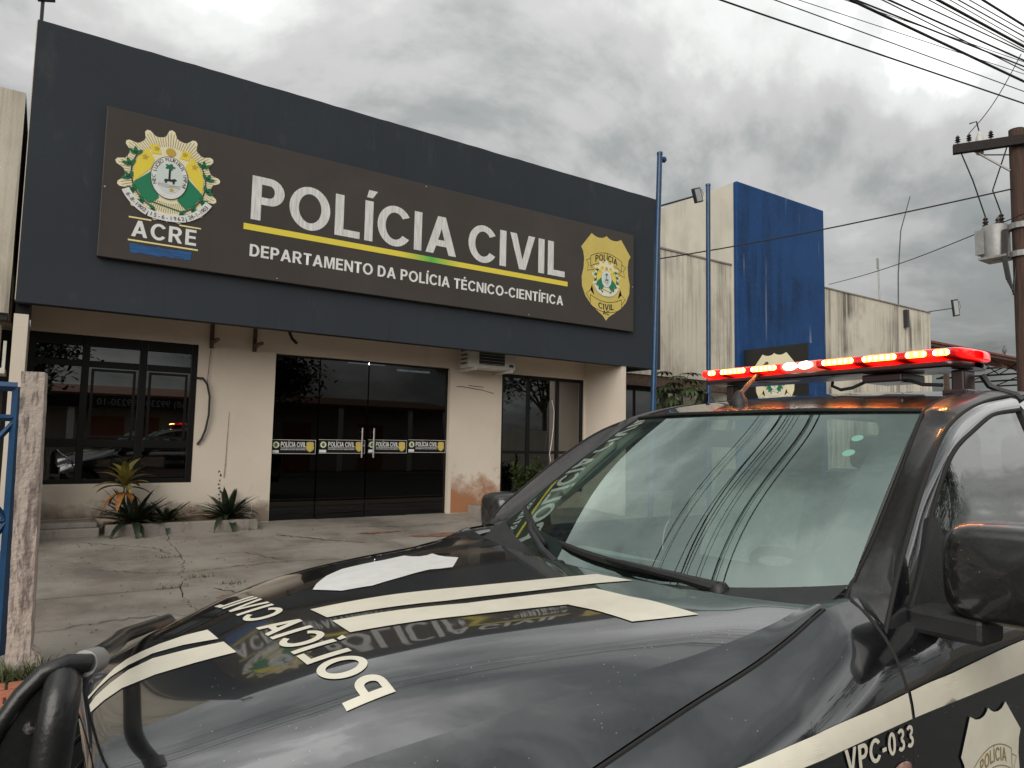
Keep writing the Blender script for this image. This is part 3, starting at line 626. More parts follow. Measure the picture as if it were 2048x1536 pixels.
# ---------------------------------------------------------------- glass doors
for k, (a, b_) in enumerate(((2.737, 3.408), (3.414, 4.17), (4.19, 4.878), (4.884, 5.598))):
    dl = empty('glass_door', ((a+b_)/2, YW, .34), bld)
    Y0 = YW+(.05 if k in (1, 2) else .08)
    B().box(a, b_, Y0, Y0+.01, .345, 2.70).build('pane', M['door_glass'], dl)
    box('bottom_profile', a, b_, Y0-.012, Y0+.02, .332, .345, FR, dl); box('top_profile', a, b_, Y0-.012, Y0+.02, 2.70, 2.728, FR, dl)
    PD = lambda u, v, l=0, Y0=Y0: (u, Y0-.003-.0015*l, v)
    z0 = 1.285+.012*k; z1 = z0+.205; A = a+.015; Bq = b_-.015
    decal('sticker', rect(A, Bq, z0, z1), PD, M['black_frame'], dl)
    decal('sticker_line', join(rect(A, Bq, z0, z0+.005), rect(A, Bq, z1-.005, z1), rect(Bq-.005, Bq, z0+.005, z1-.005)), lambda u, v: PD(u, v, 1), M['white'], dl)
    L_ = Bq-A
    decal('sticker_heading', text_shape('POLÍCIA CIVIL', .072, A+.2*L_, z0+.10, width=.57*L_), lambda u, v: PD(u, v, 1), M['white'], dl)
    decal('sticker_line', rect(A+.2*L_, A+.77*L_, z0+.082, z0+.088), lambda u, v: PD(u, v, 1), M['white'], dl)
    decal('sticker_subheading', text_shape('DEPARTAMENTO DA POLÍCIA TÉCNICO-CIENTÍFICA', .016, A+.2*L_, z0+.055, width=.57*L_), lambda u, v: PD(u, v, 1), M['white'], dl)
    badge(lambda u, v, l: PD(u, v, 1+l), dl, A+.87*L_, z0+.105, .105, M['badge'], emblem=False, line='brown_ink', text=False)
    decal('sticker_crest', shape(star(A+.095*L_, z0+.128, .052, 11, 90, .8)), lambda u, v: PD(u, v, 1), M['cream_vinyl'], dl)
    decal('sticker_crest', shape(ell(A+.095*L_, z0+.128, .024, .03, 0, 350, 16)), lambda u, v: PD(u, v, 2), M['green'], dl)
    decal('white_label', rect(A+.01, A+.16*L_, z0+.012, z0+.052), lambda u, v: PD(u, v, 1), M['white'], dl)
    if k in (1, 2):
        hx = b_-.085 if k == 1 else a+.085
        B().tube([(hx, Y0-.06, 1.235), (hx, Y0-.06, 1.69)], .014, 10).tube([(hx, Y0-.06, 1.29), (hx, Y0, 1.29)], .008, 6).tube([(hx, Y0-.06, 1.63), (hx, Y0, 1.63)], .008, 6).build('handle', M['steel'], dl, True)
        B().lathe([(0, -.012), (.016, -.01), (.016, 0)], (b_-.03 if k == 1 else a+.03, Y0, 1.42), 'y', 10).build('lock', M['steel'], dl)

# ---------------------------------------------------------------- planter, step and plants
pl = empty('planter', (1.6, 9.9, .3)); tag(pl, 'low concrete planter edge under the left window', 'planter')
B().box(.70, 2.46, 9.70, 9.80, .2, .43, 0, .008).build('front_kerb', M['planter'], pl)
B().box(2.36, 2.46, 9.802, 10.22, .2, .425, 0, .008).build('side_kerb', M['planter'], pl)
B().box(.70, .80, 9.802, 10.22, .2, .425, 0, .008).build('side_kerb', M['planter'], pl)
g = [[(.80+1.56*i/20, 9.80+.42*j/6, .40+.03*math.sin(i*.9)*math.sin(j*1.1)+(.05 if i > 9 else 0)*j/6) for i in range(21)] for j in range(7)]
B().grid(g).build('soil', M['earth'], pl, True)
st = empty('entrance_step', (.2, 9.9, .2)); tag(st, 'worn concrete step left of the planter', 'step')
B().box(-.2, .64, 9.74, 10.22, .1, .40, 0, .015).build('lower_slab', M['planter'], st); B().box(-.2, .62, 9.80, 10.22, .40, .465, 0, .012).build('upper_slab', M['planter'], st)
def blade(bb, base, az, el, l, wd, droop, mi=0, n=6, fold=.25):
    """one pointed strap leaf"""
    d = Vector((math.cos(az), math.sin(az), 0)); s = Vector((-math.sin(az), math.cos(az), 0)); rows = []
    p = Vector(base); e = el
    for i in range(n+1):
        t = i/n; w_ = wd*max(.02, (math.sin(math.pi*min(1, .18+.82*t)))**.8)/2 if i < n else .001
        u_ = Vector((0, 0, 1))*math.cos(e)-d*math.sin(e)
        rows.append([p+s*w_+u_*w_*fold, p, p-s*w_+u_*w_*fold])
        p = p+(d*math.cos(e)+Vector((0, 0, 1))*math.sin(e))*(l/n); e -= droop/n
    bb.grid(rows, mi)
def rosette(name, label, cx, cy, z, n, l, wd, m, group, seed, upright=.2):
    rr = random.Random(seed); root = empty(name, (cx, cy, z)); tag(root, label, 'plant', group)
    for i in range(n):
        bb = B(); az = i*2.399+rr.uniform(-.2, .2); el = upright+(1.25-upright)*(i/n)+rr.uniform(-.12, .12)
        blade(bb, (cx+.03*math.cos(az), cy+.03*math.sin(az), z), az, el, l*rr.uniform(.75, 1.1), wd*rr.uniform(.8, 1.1), rr.uniform(.2, .7) if rr.random() < .75 else rr.uniform(.9, 1.9))
        bb.build('leaf', M['leaf_brown'] if i < n*.2 and i % 4 == 0 else m, root, True)
    return root
rosette('bromeliad', 'dark spiky bromeliad at the foot of the yellowing plant', 1.0, 9.88, .43, 62, .50, .082, M['leaf_dark'], 'dark bromeliads in the planter', 1, .05)
rosette('bromeliad', 'small dark bromeliad squeezed right of the larger one under the window', 1.38, 9.92, .43, 26, .38, .065, M['leaf_dark'], 'dark bromeliads in the planter', 4, .1)
rosette('bromeliad', 'dark spiky bromeliad beside the glass door end of the planter', 2.12, 9.95, .44, 46, .46, .08, M['leaf_dark'], 'dark bromeliads in the planter', 2, .0)
ti = empty('cordyline', (.90, 9.86, .43)); tag(ti, 'tall thin cordyline with yellow green leaves in front of the window', 'plant')
B().tube([(.90, 9.86, .40), (.895, 9.86, .62), (.88, 9.87, .80), (.885, 9.87, .93)], [.012, .011, .010, .008], 7).build('stem', M['bark'], ti, True)
rr = random.Random(11)
for i in range(17):
    bb = B(); az = i*2.399; blade(bb, (.885, 9.87, .86+.012*i*.5), az, .1+.075*i, rr.uniform(.3, .42), .095, rr.uniform(.6, 1.2), 0, 7, .35); bb.build('leaf', M['leaf_yellow'], ti, True)
for i in range(7):
    bb = B(); az = math.pi+i*.9-1.5; blade(bb, (.88, 9.86, .80), az, -.15, rr.uniform(.24, .34), .08, 1.5, 0, 7, .3); bb.build('dry_leaf', M['leaf_brown'], ti, True)
def bush(name, label, cx, cy, z, rx, ry, h, n, ll, m, seed, group=None, stems=9, cat='plant'):
    rr = random.Random(seed); root = empty(name, (cx, cy, z)); tag(root, label, cat, group); bb = B(); sb = B()
    for s in range(stems):
        az = rr.uniform(0, 6.28); q = rr.uniform(.2, 1); tip = Vector((cx+rx*q*math.cos(az), cy+ry*q*math.sin(az), z+h*rr.uniform(.65, 1.05)))
        base = Vector((cx+.2*rx*math.cos(az), cy+.2*ry*math.sin(az), z)); mid = base.lerp(tip, .5)+Vector((0, 0, .1*h))
        sb.tube([base, mid, tip], [.009, .007, .003], 5)
        for i in range(n//stems):
            t = rr.uniform(.2, 1); p = base.lerp(mid, t*2) if t < .5 else mid.lerp(tip, t*2-1)
            blade(bb, p, rr.uniform(0, 6.28), rr.uniform(-.2, 1.1), ll*rr.uniform(.6, 1.2), ll*.28, rr.uniform(.2, .9), 0, 3, .3)
    o = bb.build('foliage', m, root); tag(o, kind='stuff'); sb.build('stem', M['bark'], root, True); return root
box('planter_block', 5.98, 6.60, 9.72, 10.22, .1, .46, M['planter'], bld, .01)
bush('shrub', 'leafy shrub in front of the right window beside the orange stained wall', 6.95, 9.95, .33, .42, .22, .92, 420, .16, M['leaf'], 3)
# stains: crumbling plaster and red soil splash at wall feet
M['plaster_rot'] = mat('rotten_plaster', (.22, .12, .075), .95, col2=(.50, .42, .35), vs=16, bump=1, bs=50)
def wall_patch(name, x0, z0, pts, m, y=YW-.003): decal(name, shape([(x0+a, z0+b) for a, b in pts]), lambda u, v: (u, y, v), m, bld)
rr = random.Random(8); wall_patch('crumbled_plaster', 1.45, .40, [(0, 0)]+[(i*.045, .09+.08*math.sin(i*.35)+rr.uniform(-.025, .025)) for i in range(15)]+[(.66, 0)], M['plaster_rot'])
def soft_stain(name, col, scale, z0, z1, strength=.85, lo=.38, hi=.62):
    """stain film that breaks up and thins out upwards like splashed soil"""
    m = bpy.data.materials.new(name); t, b = nodes_of(m); n_ = t.nodes.new; l_ = t.links.new; b.inputs['Base Color'].default_value = (*col, 1); b.inputs['Roughness'].default_value = .95
    g = n_('ShaderNodeNewGeometry'); a = n_('ShaderNodeTexNoise'); a.inputs['Scale'].default_value = scale; a.inputs['Detail'].default_value = 8; a.inputs['Roughness'].default_value = .65; l_(g.outputs['Position'], a.inputs['Vector'])
    sx = n_('ShaderNodeSeparateXYZ'); l_(g.outputs['Position'], sx.inputs[0]); mr = n_('ShaderNodeMapRange'); mr.inputs[1].default_value = z0; mr.inputs[2].default_value = z1; mr.inputs[3].default_value = .32; mr.inputs[4].default_value = -.22; l_(sx.outputs[2], mr.inputs[0])
    ad = n_('ShaderNodeMath'); l_(a.outputs['Fac'], ad.inputs[0]); l_(mr.outputs[0], ad.inputs[1]); m2 = n_('ShaderNodeMapRange'); m2.inputs[1].default_value = lo; m2.inputs[2].default_value = hi+.1; m2.inputs[4].default_value = strength; l_(ad.outputs[0], m2.inputs[0]); l_(m2.outputs[0], b.inputs['Alpha'])
    return m
M['splash'] = soft_stain('red_splash', (.40, .17, .075), 3.2, .35, 1.05)
wall_patch('soil_splash', 5.66, .335, [(0, 0), (.965, 0), (.965, .8), (0, .8)], M['splash'])
M['grime'] = soft_stain('wall_grime', (.25, .19, .14), 5, .4, .72, .6)
wall_patch('base_grime', 2.5, .335, [(0, 0), (.23, 0), (.23, .5), (0, .5)], M['grime']); wall_patch('base_grime', -.19, .47, [(0, 0), (2.68, 0), (2.68, .40), (0, .40)], M['grime'], YW-.0015)
M['drip'] = soft_stain('drip_grime', (.20, .15, .11), 9, 2.2, 3.3, .55, .5, .6)
wall_patch('drip_stain', 6.48, .9, [(0, 0), (.10, 0), (.13, 1.7), (.02, 1.7)], M['grime'], YW-.002)
wall_patch('scuff_mark', 5.72, 2.42, [(0, 0), (.12, .008), (.3, -.012), (.52, -.03), (.74, -.075), (.74, -.062), (.5, -.016), (.3, .002), (.12, .02), (0, .012)], M['rust'])
wall_patch('scuff_mark', 5.95, 2.455, [(0, 0), (.3, -.012), (.3, .0), (0, .012)], M['rust'])
wall_patch('crack_streak', 2.10, .95, [(0, 0), (.012, .2), (.018, .5), (.03, .9), (.04, .9), (.034, .5), (.032, .2), (.022, 0)], mat('faint_streak', (.40, .34, .27), .9, var=.3, vs=30))
rr = random.Random(4)
for i in range(9):
    z = .62+i*.05+rr.uniform(-.01, .02); wall_patch('mould_spot', 2.06+rr.uniform(-.02, .02), z, [(rr.uniform(.006, .018)*math.cos(a), rr.uniform(.008, .026)*math.sin(a)) for a in [k*.7 for k in range(9)]], M['rust'])

# ---------------------------------------------------------------- fittings on the front wall
def ac_unit(label, x0, x1, y0, y1, z0, z1, group=None):
    r_ = empty('air_conditioner', ((x0+x1)/2, (y0+y1)/2, z0)); tag(r_, label, 'air conditioner', group)
    B().box(x0, x1, y0, y1, z0, z1, 0, .012).build('casing', M['ac'], r_)
    gx0, gx1 = x0+.22*(x1-x0), x0+.76*(x1-x0)
    B().box(gx0, gx1, y0-.006, y0-.001, z0+.06, z1-.05).build('grille_backing', M['dark_metal'], r_)
    bb = B()
    for i in range(9): z = z0+.075+i*(z1-z0-.15)/8; bb.box(gx0, gx1, y0-.014, y0-.008, z-.004, z+.004)
    bb.build('fan_grille', M['grey_metal'], r_)
    for i in range(7): z = z0+.07+i*(z1-z0-.14)/6; box('vent_slot', x0-.004, x0-.001, y0+.05, y1-.05, z-.012, z+.012, M['dark_metal'], r_)
    B().box(x1-.13, x1-.05, y0-.006, y0-.001, z0+.05, z0+.09).build('label_plate', M['dark_metal'], r_)
    for x in (x0+.08, x1-.14): B().box(x, x+.05, y0-.06, YW-.005, z0-.045, z0-.003).build('bracket_arm', M['ac'], r_)
    return r_
ac_unit('boxy outdoor air conditioner tucked under the fascia right of the doors', 5.66, 6.58, 9.74, 10.04, 2.72, 3.28)
def bracket(label, x, turn):
    r_ = empty('wall_bracket', (x, YW, 2.8)); tag(r_, label, 'bracket', 'empty brackets under the fascia')
    B().box(x, x+.05, YW-.03, YW-.002, 2.72, 3.2).build('upright', M['rust'], r_); B().box(x+.004, x+.046, YW-.42, YW-.031, 2.78, 2.82).build('arm', M['rust'], r_)
    B().tube([(x+.025, YW-.03, 2.74), (x+.025, YW-.03-.18, 2.79)], .012, 6).build('brace', M['rust'], r_)
bracket('rusty empty bracket under the fascia nearest the left window', 1.83, 0); bracket('rusty empty bracket under the fascia midway between window and doors', 2.40, 0)
o = B().tube([(2.83, 10.1, 3.2), (2.86, 10.08, 3.05), (2.90, 10.05, 2.94), (2.97, 10.03, 2.87)], .022, 8).build('pipe_stub', M['cable'], None, True); tag(o, 'short bent black pipe poking out under the fascia above the doors', 'pipe')
o = B().tube([(1.66, 10.21, 2.30), (1.76, 10.18, 2.30), (1.82, 10.17, 2.22), (1.86, 10.17, 2.05), (1.86, 10.17, 1.8), (1.83, 10.18, 1.6), (1.79, 10.19, 1.48), (1.74, 10.2, 1.40)], .014, 8).build('hanging_hose', M['cable'], None, True); tag(o, 'black hose drooping beside the left window', 'hose')
o = B().tube([(1.85, 10.205, 2.74), (1.84, 10.2, 2.6), (1.83, 10.2, 2.4), (1.825, 10.19, 2.25)], .004, 5).build('thin_cord', M['cable']); tag(o, 'thin cord hanging from the empty bracket to the hose', 'cord')
o = B().tube([(7.72, 10.215, 2.30), (7.76, 10.20, 2.1), (7.75, 10.2, 1.8), (7.71, 10.2, 1.5), (7.67, 10.2, 1.32), (7.70, 10.2, 1.18)], .006, 5).build('white_cord', M['white']); tag(o, 'thin white cord hanging across the right window', 'cord')

# ---------------------------------------------------------------- left neighbour building
nb = empty('neighbour_block', (-3, 10, 0)); tag(nb, 'cream upper block at the left edge behind the charcoal fascia', 'building')
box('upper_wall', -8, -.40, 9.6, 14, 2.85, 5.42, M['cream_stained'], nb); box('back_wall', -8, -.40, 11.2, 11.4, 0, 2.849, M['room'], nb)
box('beam', -8, -.41, 9.65, 9.8, 2.78, 2.848, M['dark_metal'], nb); box('base_wall', -8, -.42, 10.6, 10.8, 0, .9, M['cream'], nb)
n2 = ac_unit('pale air conditioner at the far left edge behind the blue gate', -1.1, -.47, 9.9, 10.15, 2.28, 2.76)
box('shelf', -1.3, -.40, 9.75, 10.3, 2.18, 2.24, M['ac'], nb); box('shelf_post', -.43, -.40, 9.76, 9.80, 2.241, 2.55, M['ac'], nb)
box('shelf_post', -.47, -.43, 10.4, 10.5, .9, 2.18, M['dark_metal'], nb)

# ---------------------------------------------------------------- the wing on the right with the blue tower
wing = empty('station_wing', (17, 12.3, 0)); tag(wing, 'weathered wing with a tall blue tower and stained cream walls', 'building')
tw = empty('tower', (17.2, 13, 0), wing)
box('blue_face', 15.241, 19.30, 11.999, 12.12, 0, 8.73, M['blue_wall'], tw, .03)
box('cream_side', 15.243, 19.25, 12.121, 16.4, 0, 8.715, M['tower_cream'], tw)
box('upper_wall', 9.46, 15.24, 12.2, 12.4, 3.22, 6.42, M['cream_stained'], wing); box('upper_wall', 19.302, 26.05, 12.2, 12.4, 0, 6.41, M['cream_stained'], wing)
box('coping', 9.46, 15.24, 12.17, 12.43, 6.421, 6.46, M['planter'], wing); box('coping', 19.302, 26.06, 12.17, 12.43, 6.411, 6.45, M['planter'], wing)
box('end_wall', 25.85, 26.05, 12.401, 20, 0, 6.41, M['cream_stained'], wing)
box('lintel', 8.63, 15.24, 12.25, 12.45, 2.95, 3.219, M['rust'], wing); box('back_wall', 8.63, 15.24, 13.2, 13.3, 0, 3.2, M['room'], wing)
wq = empty('window', (11.5, 12.6, .8), wing); box('frame', 9.2, 14.9, 12.62, 12.66, .7, 2.94, M['black_frame'], wq)
for i in range(4): mesh('pane', [(9.3+i*1.4, 12.6, .8), (10.6+i*1.4, 12.6, .8), (10.6+i*1.4, 12.6, 2.85), (9.3+i*1.4, 12.6, 2.85)], [(0, 1, 2, 3)], M['win_glass'], wq)
# projecting badge sign
ts = empty('badge_sign', (15.6, 11, 3)); tag(ts, 'square black projecting sign with a pale badge in front of the blue tower', 'sign')
box('box', 15.50, 15.80, 10.10, 11.996, 2.30, 4.107, M['blue_wall'], ts); box('face', 15.47, 15.498, 10.11, 11.98, 2.31, 4.10, M['ink'], ts)
PT = lambda u, v, l=0: (15.467-.002*l, -u, v)
badge(PT, ts, -11.05, 3.2, 1.02, M['cream_vinyl'])
# papaya-like plant
rr = random.Random(21); pa = empty('papaya_plant', (12.0, 11.0, .3)); tag(pa, 'young papaya with drooping lobed leaves between the two blue poles', 'plant')
B().tube([(12.0, 11, .2), (12.03, 11, 1.4), (12.0, 11, 2.75)], [.05, .04, .025], 8).build('trunk', M['bark'], pa, True)
for i in range(16):
    az = i*2.399; L_ = rr.uniform(.35, .6); z0 = 2.45+.022*i; d = Vector((math.cos(az), math.sin(az), 0)); el = -.1+.07*i
    p0 = Vector((12.0, 11, z0)); p1 = p0+d*L_*math.cos(el)+Vector((0, 0, L_*math.sin(el)))
    lf = B().tube([p0, p0.lerp(p1, .5)+Vector((0, 0, .04)), p1], .006, 5).build('leaf_stalk', M['leaf'], pa)
    bb = B()
    for k in range(9): blade(bb, p1, az+(k-4)*.5, el-.75, .36*(1-.07*abs(k-4)), .10, .9, 0, 4, .3)
    bb.build('leaf', M['leaf'], lf, True)

# ---------------------------------------------------------------- poles with floodlights
def flag_pole(label, x, y, h, lean, ball):
    r_ = empty('flag_pole', (x, y, 0)); tag(r_, label, 'pole', 'blue poles in front of the wing')
    B().tube([(x-lean, y, .05), (x, y, h)], .045, 10).build('shaft', M['blue_metal'], r_, True)
    if ball: B().lathe([(.001, -.05), (.04, -.035), (.055, 0), (.04, .035), (.001, .05)], (x+.09, y, h-.08), 'y', 12).build('pulley', M['blue_metal'], r_, True)
    B().lathe([(.0, .03), (.05, .02), (.05, -.02)], (x, y, h), 'z', 12).build('cap', M['blue_metal'], r_, True)
    return r_
flag_pole('leaning tall blue pole beside the end of the charcoal fascia', 8.21, 8.0, 6.33, .21, True); flag_pole('second blue pole standing before the stained cream wing', 10.57, 9.0, 6.63, .02, False)
def flood(label, base, head, tilt, sz=.2):
    r_ = empty('floodlight', base); tag(r_, label, 'floodlight', 'floodlights on arms')
    B().tube([base, head], .018, 6).build('arm', M['dark_metal'], r_, True)
    hx, hy, hz = head; c, s = math.cos(tilt), math.sin(tilt)
    def Q(a, b_, c_): return (hx+a*c+c_*s*.0-b_*s, hy+c_, hz+a*s+b_*c)
    V = [Q(a, b_, c_) for a in (-sz/2, sz/2) for b_ in (-sz*.7, sz*.7) for c_ in (-.03, .03)]
    B().add(V, [(0, 1, 3, 2), (4, 6, 7, 5), (0, 4, 5, 1), (2, 3, 7, 6), (0, 2, 6, 4), (1, 5, 7, 3)]).build('housing', M['dark_metal'], r_)
    V = [Q(a, b_, -.034) for a, b_ in ((-sz*.38, -sz*.58), (sz*.38, -sz*.58), (sz*.38, sz*.58), (-sz*.38, sz*.58))]
    B().add(V, [(0, 1, 2, 3)]).build('lens', M['lamp_glass'], r_)
    B().tube([Q(sz*.5, sz*.3, 0), Q(sz*.9, sz*.5, .02), Q(sz*1.05, 0, .02), Q(sz*.6, -sz*.3, 0)], .006, 5).build('cable_loop', M['cable'], r_)
flood('square floodlight on an arm reaching from the fascia corner to the second pole', (9.38, 9.15, 6.0), (10.2, 8.95, 6.33), .35, .2)
flood('floodlight poking up at the top left corner of the charcoal fascia', (-.30, 9.25, 6.1), (-.30, 9.22, 6.5), .3, .17)
flood('floodlight on an arm at the far end of the stained right wall', (25.9, 12.3, 6.44), (28.0, 12.2, 6.85), .2, .45)
o = B().tube([(23.1, 12.4, 6.4), (23.06, 12.4, 7.9)], .025, 6).box(22.99, 23.06, 12.38, 12.42, 7.6, 7.95).build('antenna', M['grey_metal']); tag(o, 'short grey antenna rod on the right wall', 'antenna', 'antennas on the wing roof')
o = B().tube([(24.27, 12.15, 5.9), (24.3, 12.4, 6.5), (24.35, 12.4, 7.6), (24.6, 12.4, 9.2), (25.32, 12.4, 10.6)], [.03, .02, .02, .018, .014], 6).box(24.2, 24.34, 12.06, 12.19, 5.7, 6.3).build('antenna', M['dark_metal']); tag(o, 'long whip antenna curving up from the right wall', 'antenna', 'antennas on the wing roof')
# far metal canopy with a pigeon
cp = empty('metal_canopy', (32, 15, 0)); tag(cp, 'rust red sheet metal canopy roof beyond the right wall', 'canopy')
B().prism([(13.0, 5.62), (17.5, 6.35), (17.5, 6.42), (13.0, 5.70)], 'x', 26.6, 60).build('roof_sheet', M['roof_red'], cp)
for i in range(8):
    x = 28+i*3.2; B().box(x, x+.08, 13.05, 17.4, 5.15, 5.23).build('truss_chord', M['rust'], cp)
    B().tube([(x+.04, 13.1, 5.2), (x+.04, 13.8, 5.68), (x+.04, 14.6, 5.2), (x+.04, 15.4, 5.95), (x+.04, 17.3, 5.2)], .03, 5).build('truss_web', M['rust'], cp)
B().box(26.6, 60, 13.05, 13.13, 5.5, 5.6).build('purlin', M['rust'], cp)
for x in (29, 40, 51): B().box(x, x+.15, 13.0, 13.15, 0, 5.15).build('post', M['rust'], cp)
bd = empty('pigeon', (34.2, 13.02, 5.7)); tag(bd, 'grey pigeon perched on the edge of the metal canopy', 'bird')
M['pigeon'] = mat('pigeon_grey', (.16, .16, .17), .8, var=.4, vs=40)
B().lathe([(.001, -.16), (.03, -.12), (.075, -.03), (.085, .05), (.06, .12), (.035, .16), (.04, .2), (.03, .24), (.001, .26)], (34.2, 13.02, 5.86), 'z', 12).build('body', M['pigeon'], bd, True)
B().add([(34.1, 13.02, 5.78), (34.2, 12.98, 5.82), (34.2, 13.06, 5.82), (33.9, 13.0, 5.7), (33.9, 13.05, 5.7)], [(0, 1, 3), (0, 4, 2), (1, 2, 4, 3)]).build('tail', M['pigeon'], bd)
B().tube([(34.22, 13.02, 6.07), (34.30, 13.02, 6.06)], [.012, .003], 6).build('beak', M['dark_metal'], bd); B().tube([(34.2, 13.0, 5.72), (34.2, 13.0, 5.68)], .01, 5).tube([(34.2, 13.05, 5.72), (34.2, 13.05, 5.68)], .01, 5).build('legs', M['rust'], bd)

# ---------------------------------------------------------------- utility pole, transformer, cables
px, py = 13.98, 5.0
up_ = empty('utility_pole', (px, py, 0)); tag(up_, 'weathered wooden utility pole with crossarm at the right edge', 'utility pole')
B().tube([(px+.03, py, 0), (px, py, 7.2)], [.17, .12], 12).build('shaft', M['wood'], up_, True)
A0, A1 = Vector((13.36, 5.77, 6.94)), Vector((14.30, 4.10, 6.94)); ad_ = (A1-A0).normalized(); an_ = Vector((-ad_.y, ad_.x, 0))*.055
B().add([p+s*an_+Vector((0, 0, z)) for p in (A0, A1) for s in (-1, 1) for z in (-.08, .08)], [(0, 1, 3, 2), (4, 6, 7, 5), (0, 4, 5, 1), (2, 3, 7, 6), (0, 2, 6, 4), (1, 5, 7, 3)]).build('crossarm', M['wood_dark'], up_)
def on_arm(t, z=0., o=0.): p = A0.lerp(A1, t)-an_*o/.055; return (p.x, p.y, 6.94+z)
for sg in (-1, 1): B().tube([on_arm(.5+sg*.33, -.05, -.07), on_arm(.5+sg*.06, -.5, -.07)], .02, 6).build('arm_brace', M['grey_metal'], up_)
for x in (.04, .13, .3, .75, .93):
    B().lathe([(.012, 0), (.012, .04), (.045, .05), (.022, .075), (.048, .09), (.022, .115), (.038, .135), (.015, .17), (.001, .18)], on_arm(x, .08), 'z', 12).build('insulator', M['insulator'], up_, True)
B().lathe([(.03, -.1), (.06, -.08), (.06, .22), (.04, .26), (.02, .34)], on_arm(.22, -.02, -.12), 'z', 10).build('fuse_cutout', M['ac'], up_, True)
for z in (5.45, 4.95): B().lathe([(.165, -.05), (.175, -.05), (.175, .05), (.165, .05)], (px, py, z), 'z', 14).box(px-.06, px+.06, py+.15, py+.42, z-.04, z+.04).build('clamp_band', M['grey_metal'], up_)
tr = empty('transformer', (px, py+.5, 4.6)); tag(tr, 'pale grey transformer tank hung on the wooden utility pole', 'transformer')
B().lathe([(.001, 4.96), (.22, 4.96), (.22, 5.50), (.20, 5.54), (.001, 5.57)], (px-.02, 5.38, 0), 'z', 24).build('tank', M['grey_metal'], tr, True)
for i in range(5): x = px-.26+i*.10; B().box(x, x+.03, 5.48, 5.62, 5.02, 5.46).build('cooling_fin', M['grey_metal'], tr)
for x, y in ((px-.1, 5.5), (px-.1, 5.25), (px+.1, 5.38)): B().lathe([(.02, 0), (.06, .03), (.03, .06), (.055, .09), (.03, .12), (.045, .15), (.01, .2)], (x, y, 5.54), 'z', 10).build('bushing', M['insulator'], tr, True)
B().box(px-.25, px+.2, 5.14, 5.58, 4.92, 4.958).build('base_plate', M['grey_metal'], tr)
for i in range(5):
    o = B().tube([(px-.2, 5.2-.02*i, 5.4), (px-.24, 5.2-.015*i, 4.85), (px-.22, 5.16-.02*i, 4.5-.05*i), (px-.18, 5.08, 4.38-.04*i), (px-.16, 5.04, 4.7)], .014, 6).build('drop_cable', M['cable'], tr, True)
for a, m_, b_ in ((on_arm(.06, -.06), (px-.42, 5.55, 6.35), (px-.1, 5.5, 5.73)), ((px-.1, 5.25, 5.73), (px-.2, 5.33, 6.15), on_arm(.42, -.08)), (on_arm(.22, -.12, -.12), on_arm(.5, -.2, -.15), on_arm(.9, -.12, -.1)), (on_arm(.22, .3, -.12), on_arm(.2, .5, -.1), on_arm(.14, .44))):
    B().tube([a, m_, b_], .012, 5).build('jumper_wire', M['cable'], up_)
# cables overhead: (point at the top edge, point at the right edge, radius), heights in metres
CAB = [((5.408, 4.442, 6.0), (10.265, 3.574, 6.0), 0.0094), ((1550, 0), (2048, 183), 0.0059), ((1598, 0), (2048, 148), 0.0041), ((1690, 0), (2048, 124), 0.0041), ((1702, 0), (2048, 163), 0.0166), ((1712, 0), (2048, 133), 0.0089), ((1765, 0), (2048, 141), 0.0065),
       ((1778, 0), (2048, 121), 0.0107), ((1823, 0), (2048, 104), 0.0077), ((1858, 0), (2048, 100), 0.0065), ((1876, 0), (2048, 93), 0.0153), ((1900, 0), (2048, 84), 0.0053), ((1917, 0), (2048, 73), 0.0077), ((1939, 0), (2048, 62), 0.0065), ((1966, 0), (2048, 51), 0.0142)]
F_ = 1397.0
def ray(x, y): return fw+(x-1024)/F_*r2-(y-768)/F_*u2
def at_z(x, y, z): d = ray(x, y); t = (z-CH)/d.z; return Vector((0, 0, CH))+d*t
names = ['lowest', 'second', 'third', 'fourth', 'fifth', 'sixth', 'seventh', 'eighth', 'ninth', 'tenth', 'eleventh', 'twelfth', 'thirteenth', 'fourteenth', 'last']
for i, (a, b_, r_) in enumerate(CAB):
    hz = 6.0+(i % 5)*.16+i*.05
    if len(a) == 2: a, b_ = at_z(*a, hz), at_z(*b_, hz)
    a, b_ = Vector(a), Vector(b_); d = (b_-a)/(b_.x-a.x)
    pts = []
    for x in range(-26, 47, 4):
        p = a+d*(x-a.x); sg = (x-8)/34.0; p.z += .75*sg*sg-.75*(((a.x+b_.x)/2-8)/34.0)**2 if x < 4 or x > 14 else 0
        pts.append(p)
    o = B().tube(pts, r_, 6).build('overhead_cable', M['cable'], None, True)
    tag(o, '%s black overhead cable counted from the left along the top edge' % names[i], 'cable', 'overhead cables along the street')
for lb, a, b_, r_ in (('taut black service cable crossing the blue tower', (14.0, 4.85, 6.15), (9.6, 12.6, 5.4), .014), ('thin grey service cable from the transformer down to the right wall', (13.6, 4.8, 5.55), (19.99, 12.3, 6.6), .010), ('thin slanting wire from the crossarm up to the cable bundle', on_arm(.13, .26), (12.9, 4.5, 8.0), .007)):
    a, b_ = Vector(a), Vector(b_); n = 12
    o = B().tube([a.lerp(b_, t/n)-Vector((0, 0, .12*math.sin(math.pi*t/n))) for t in range(n+1)], r_, 5).build('service_cable', M['cable'], None, True); tag(o, lb, 'cable')

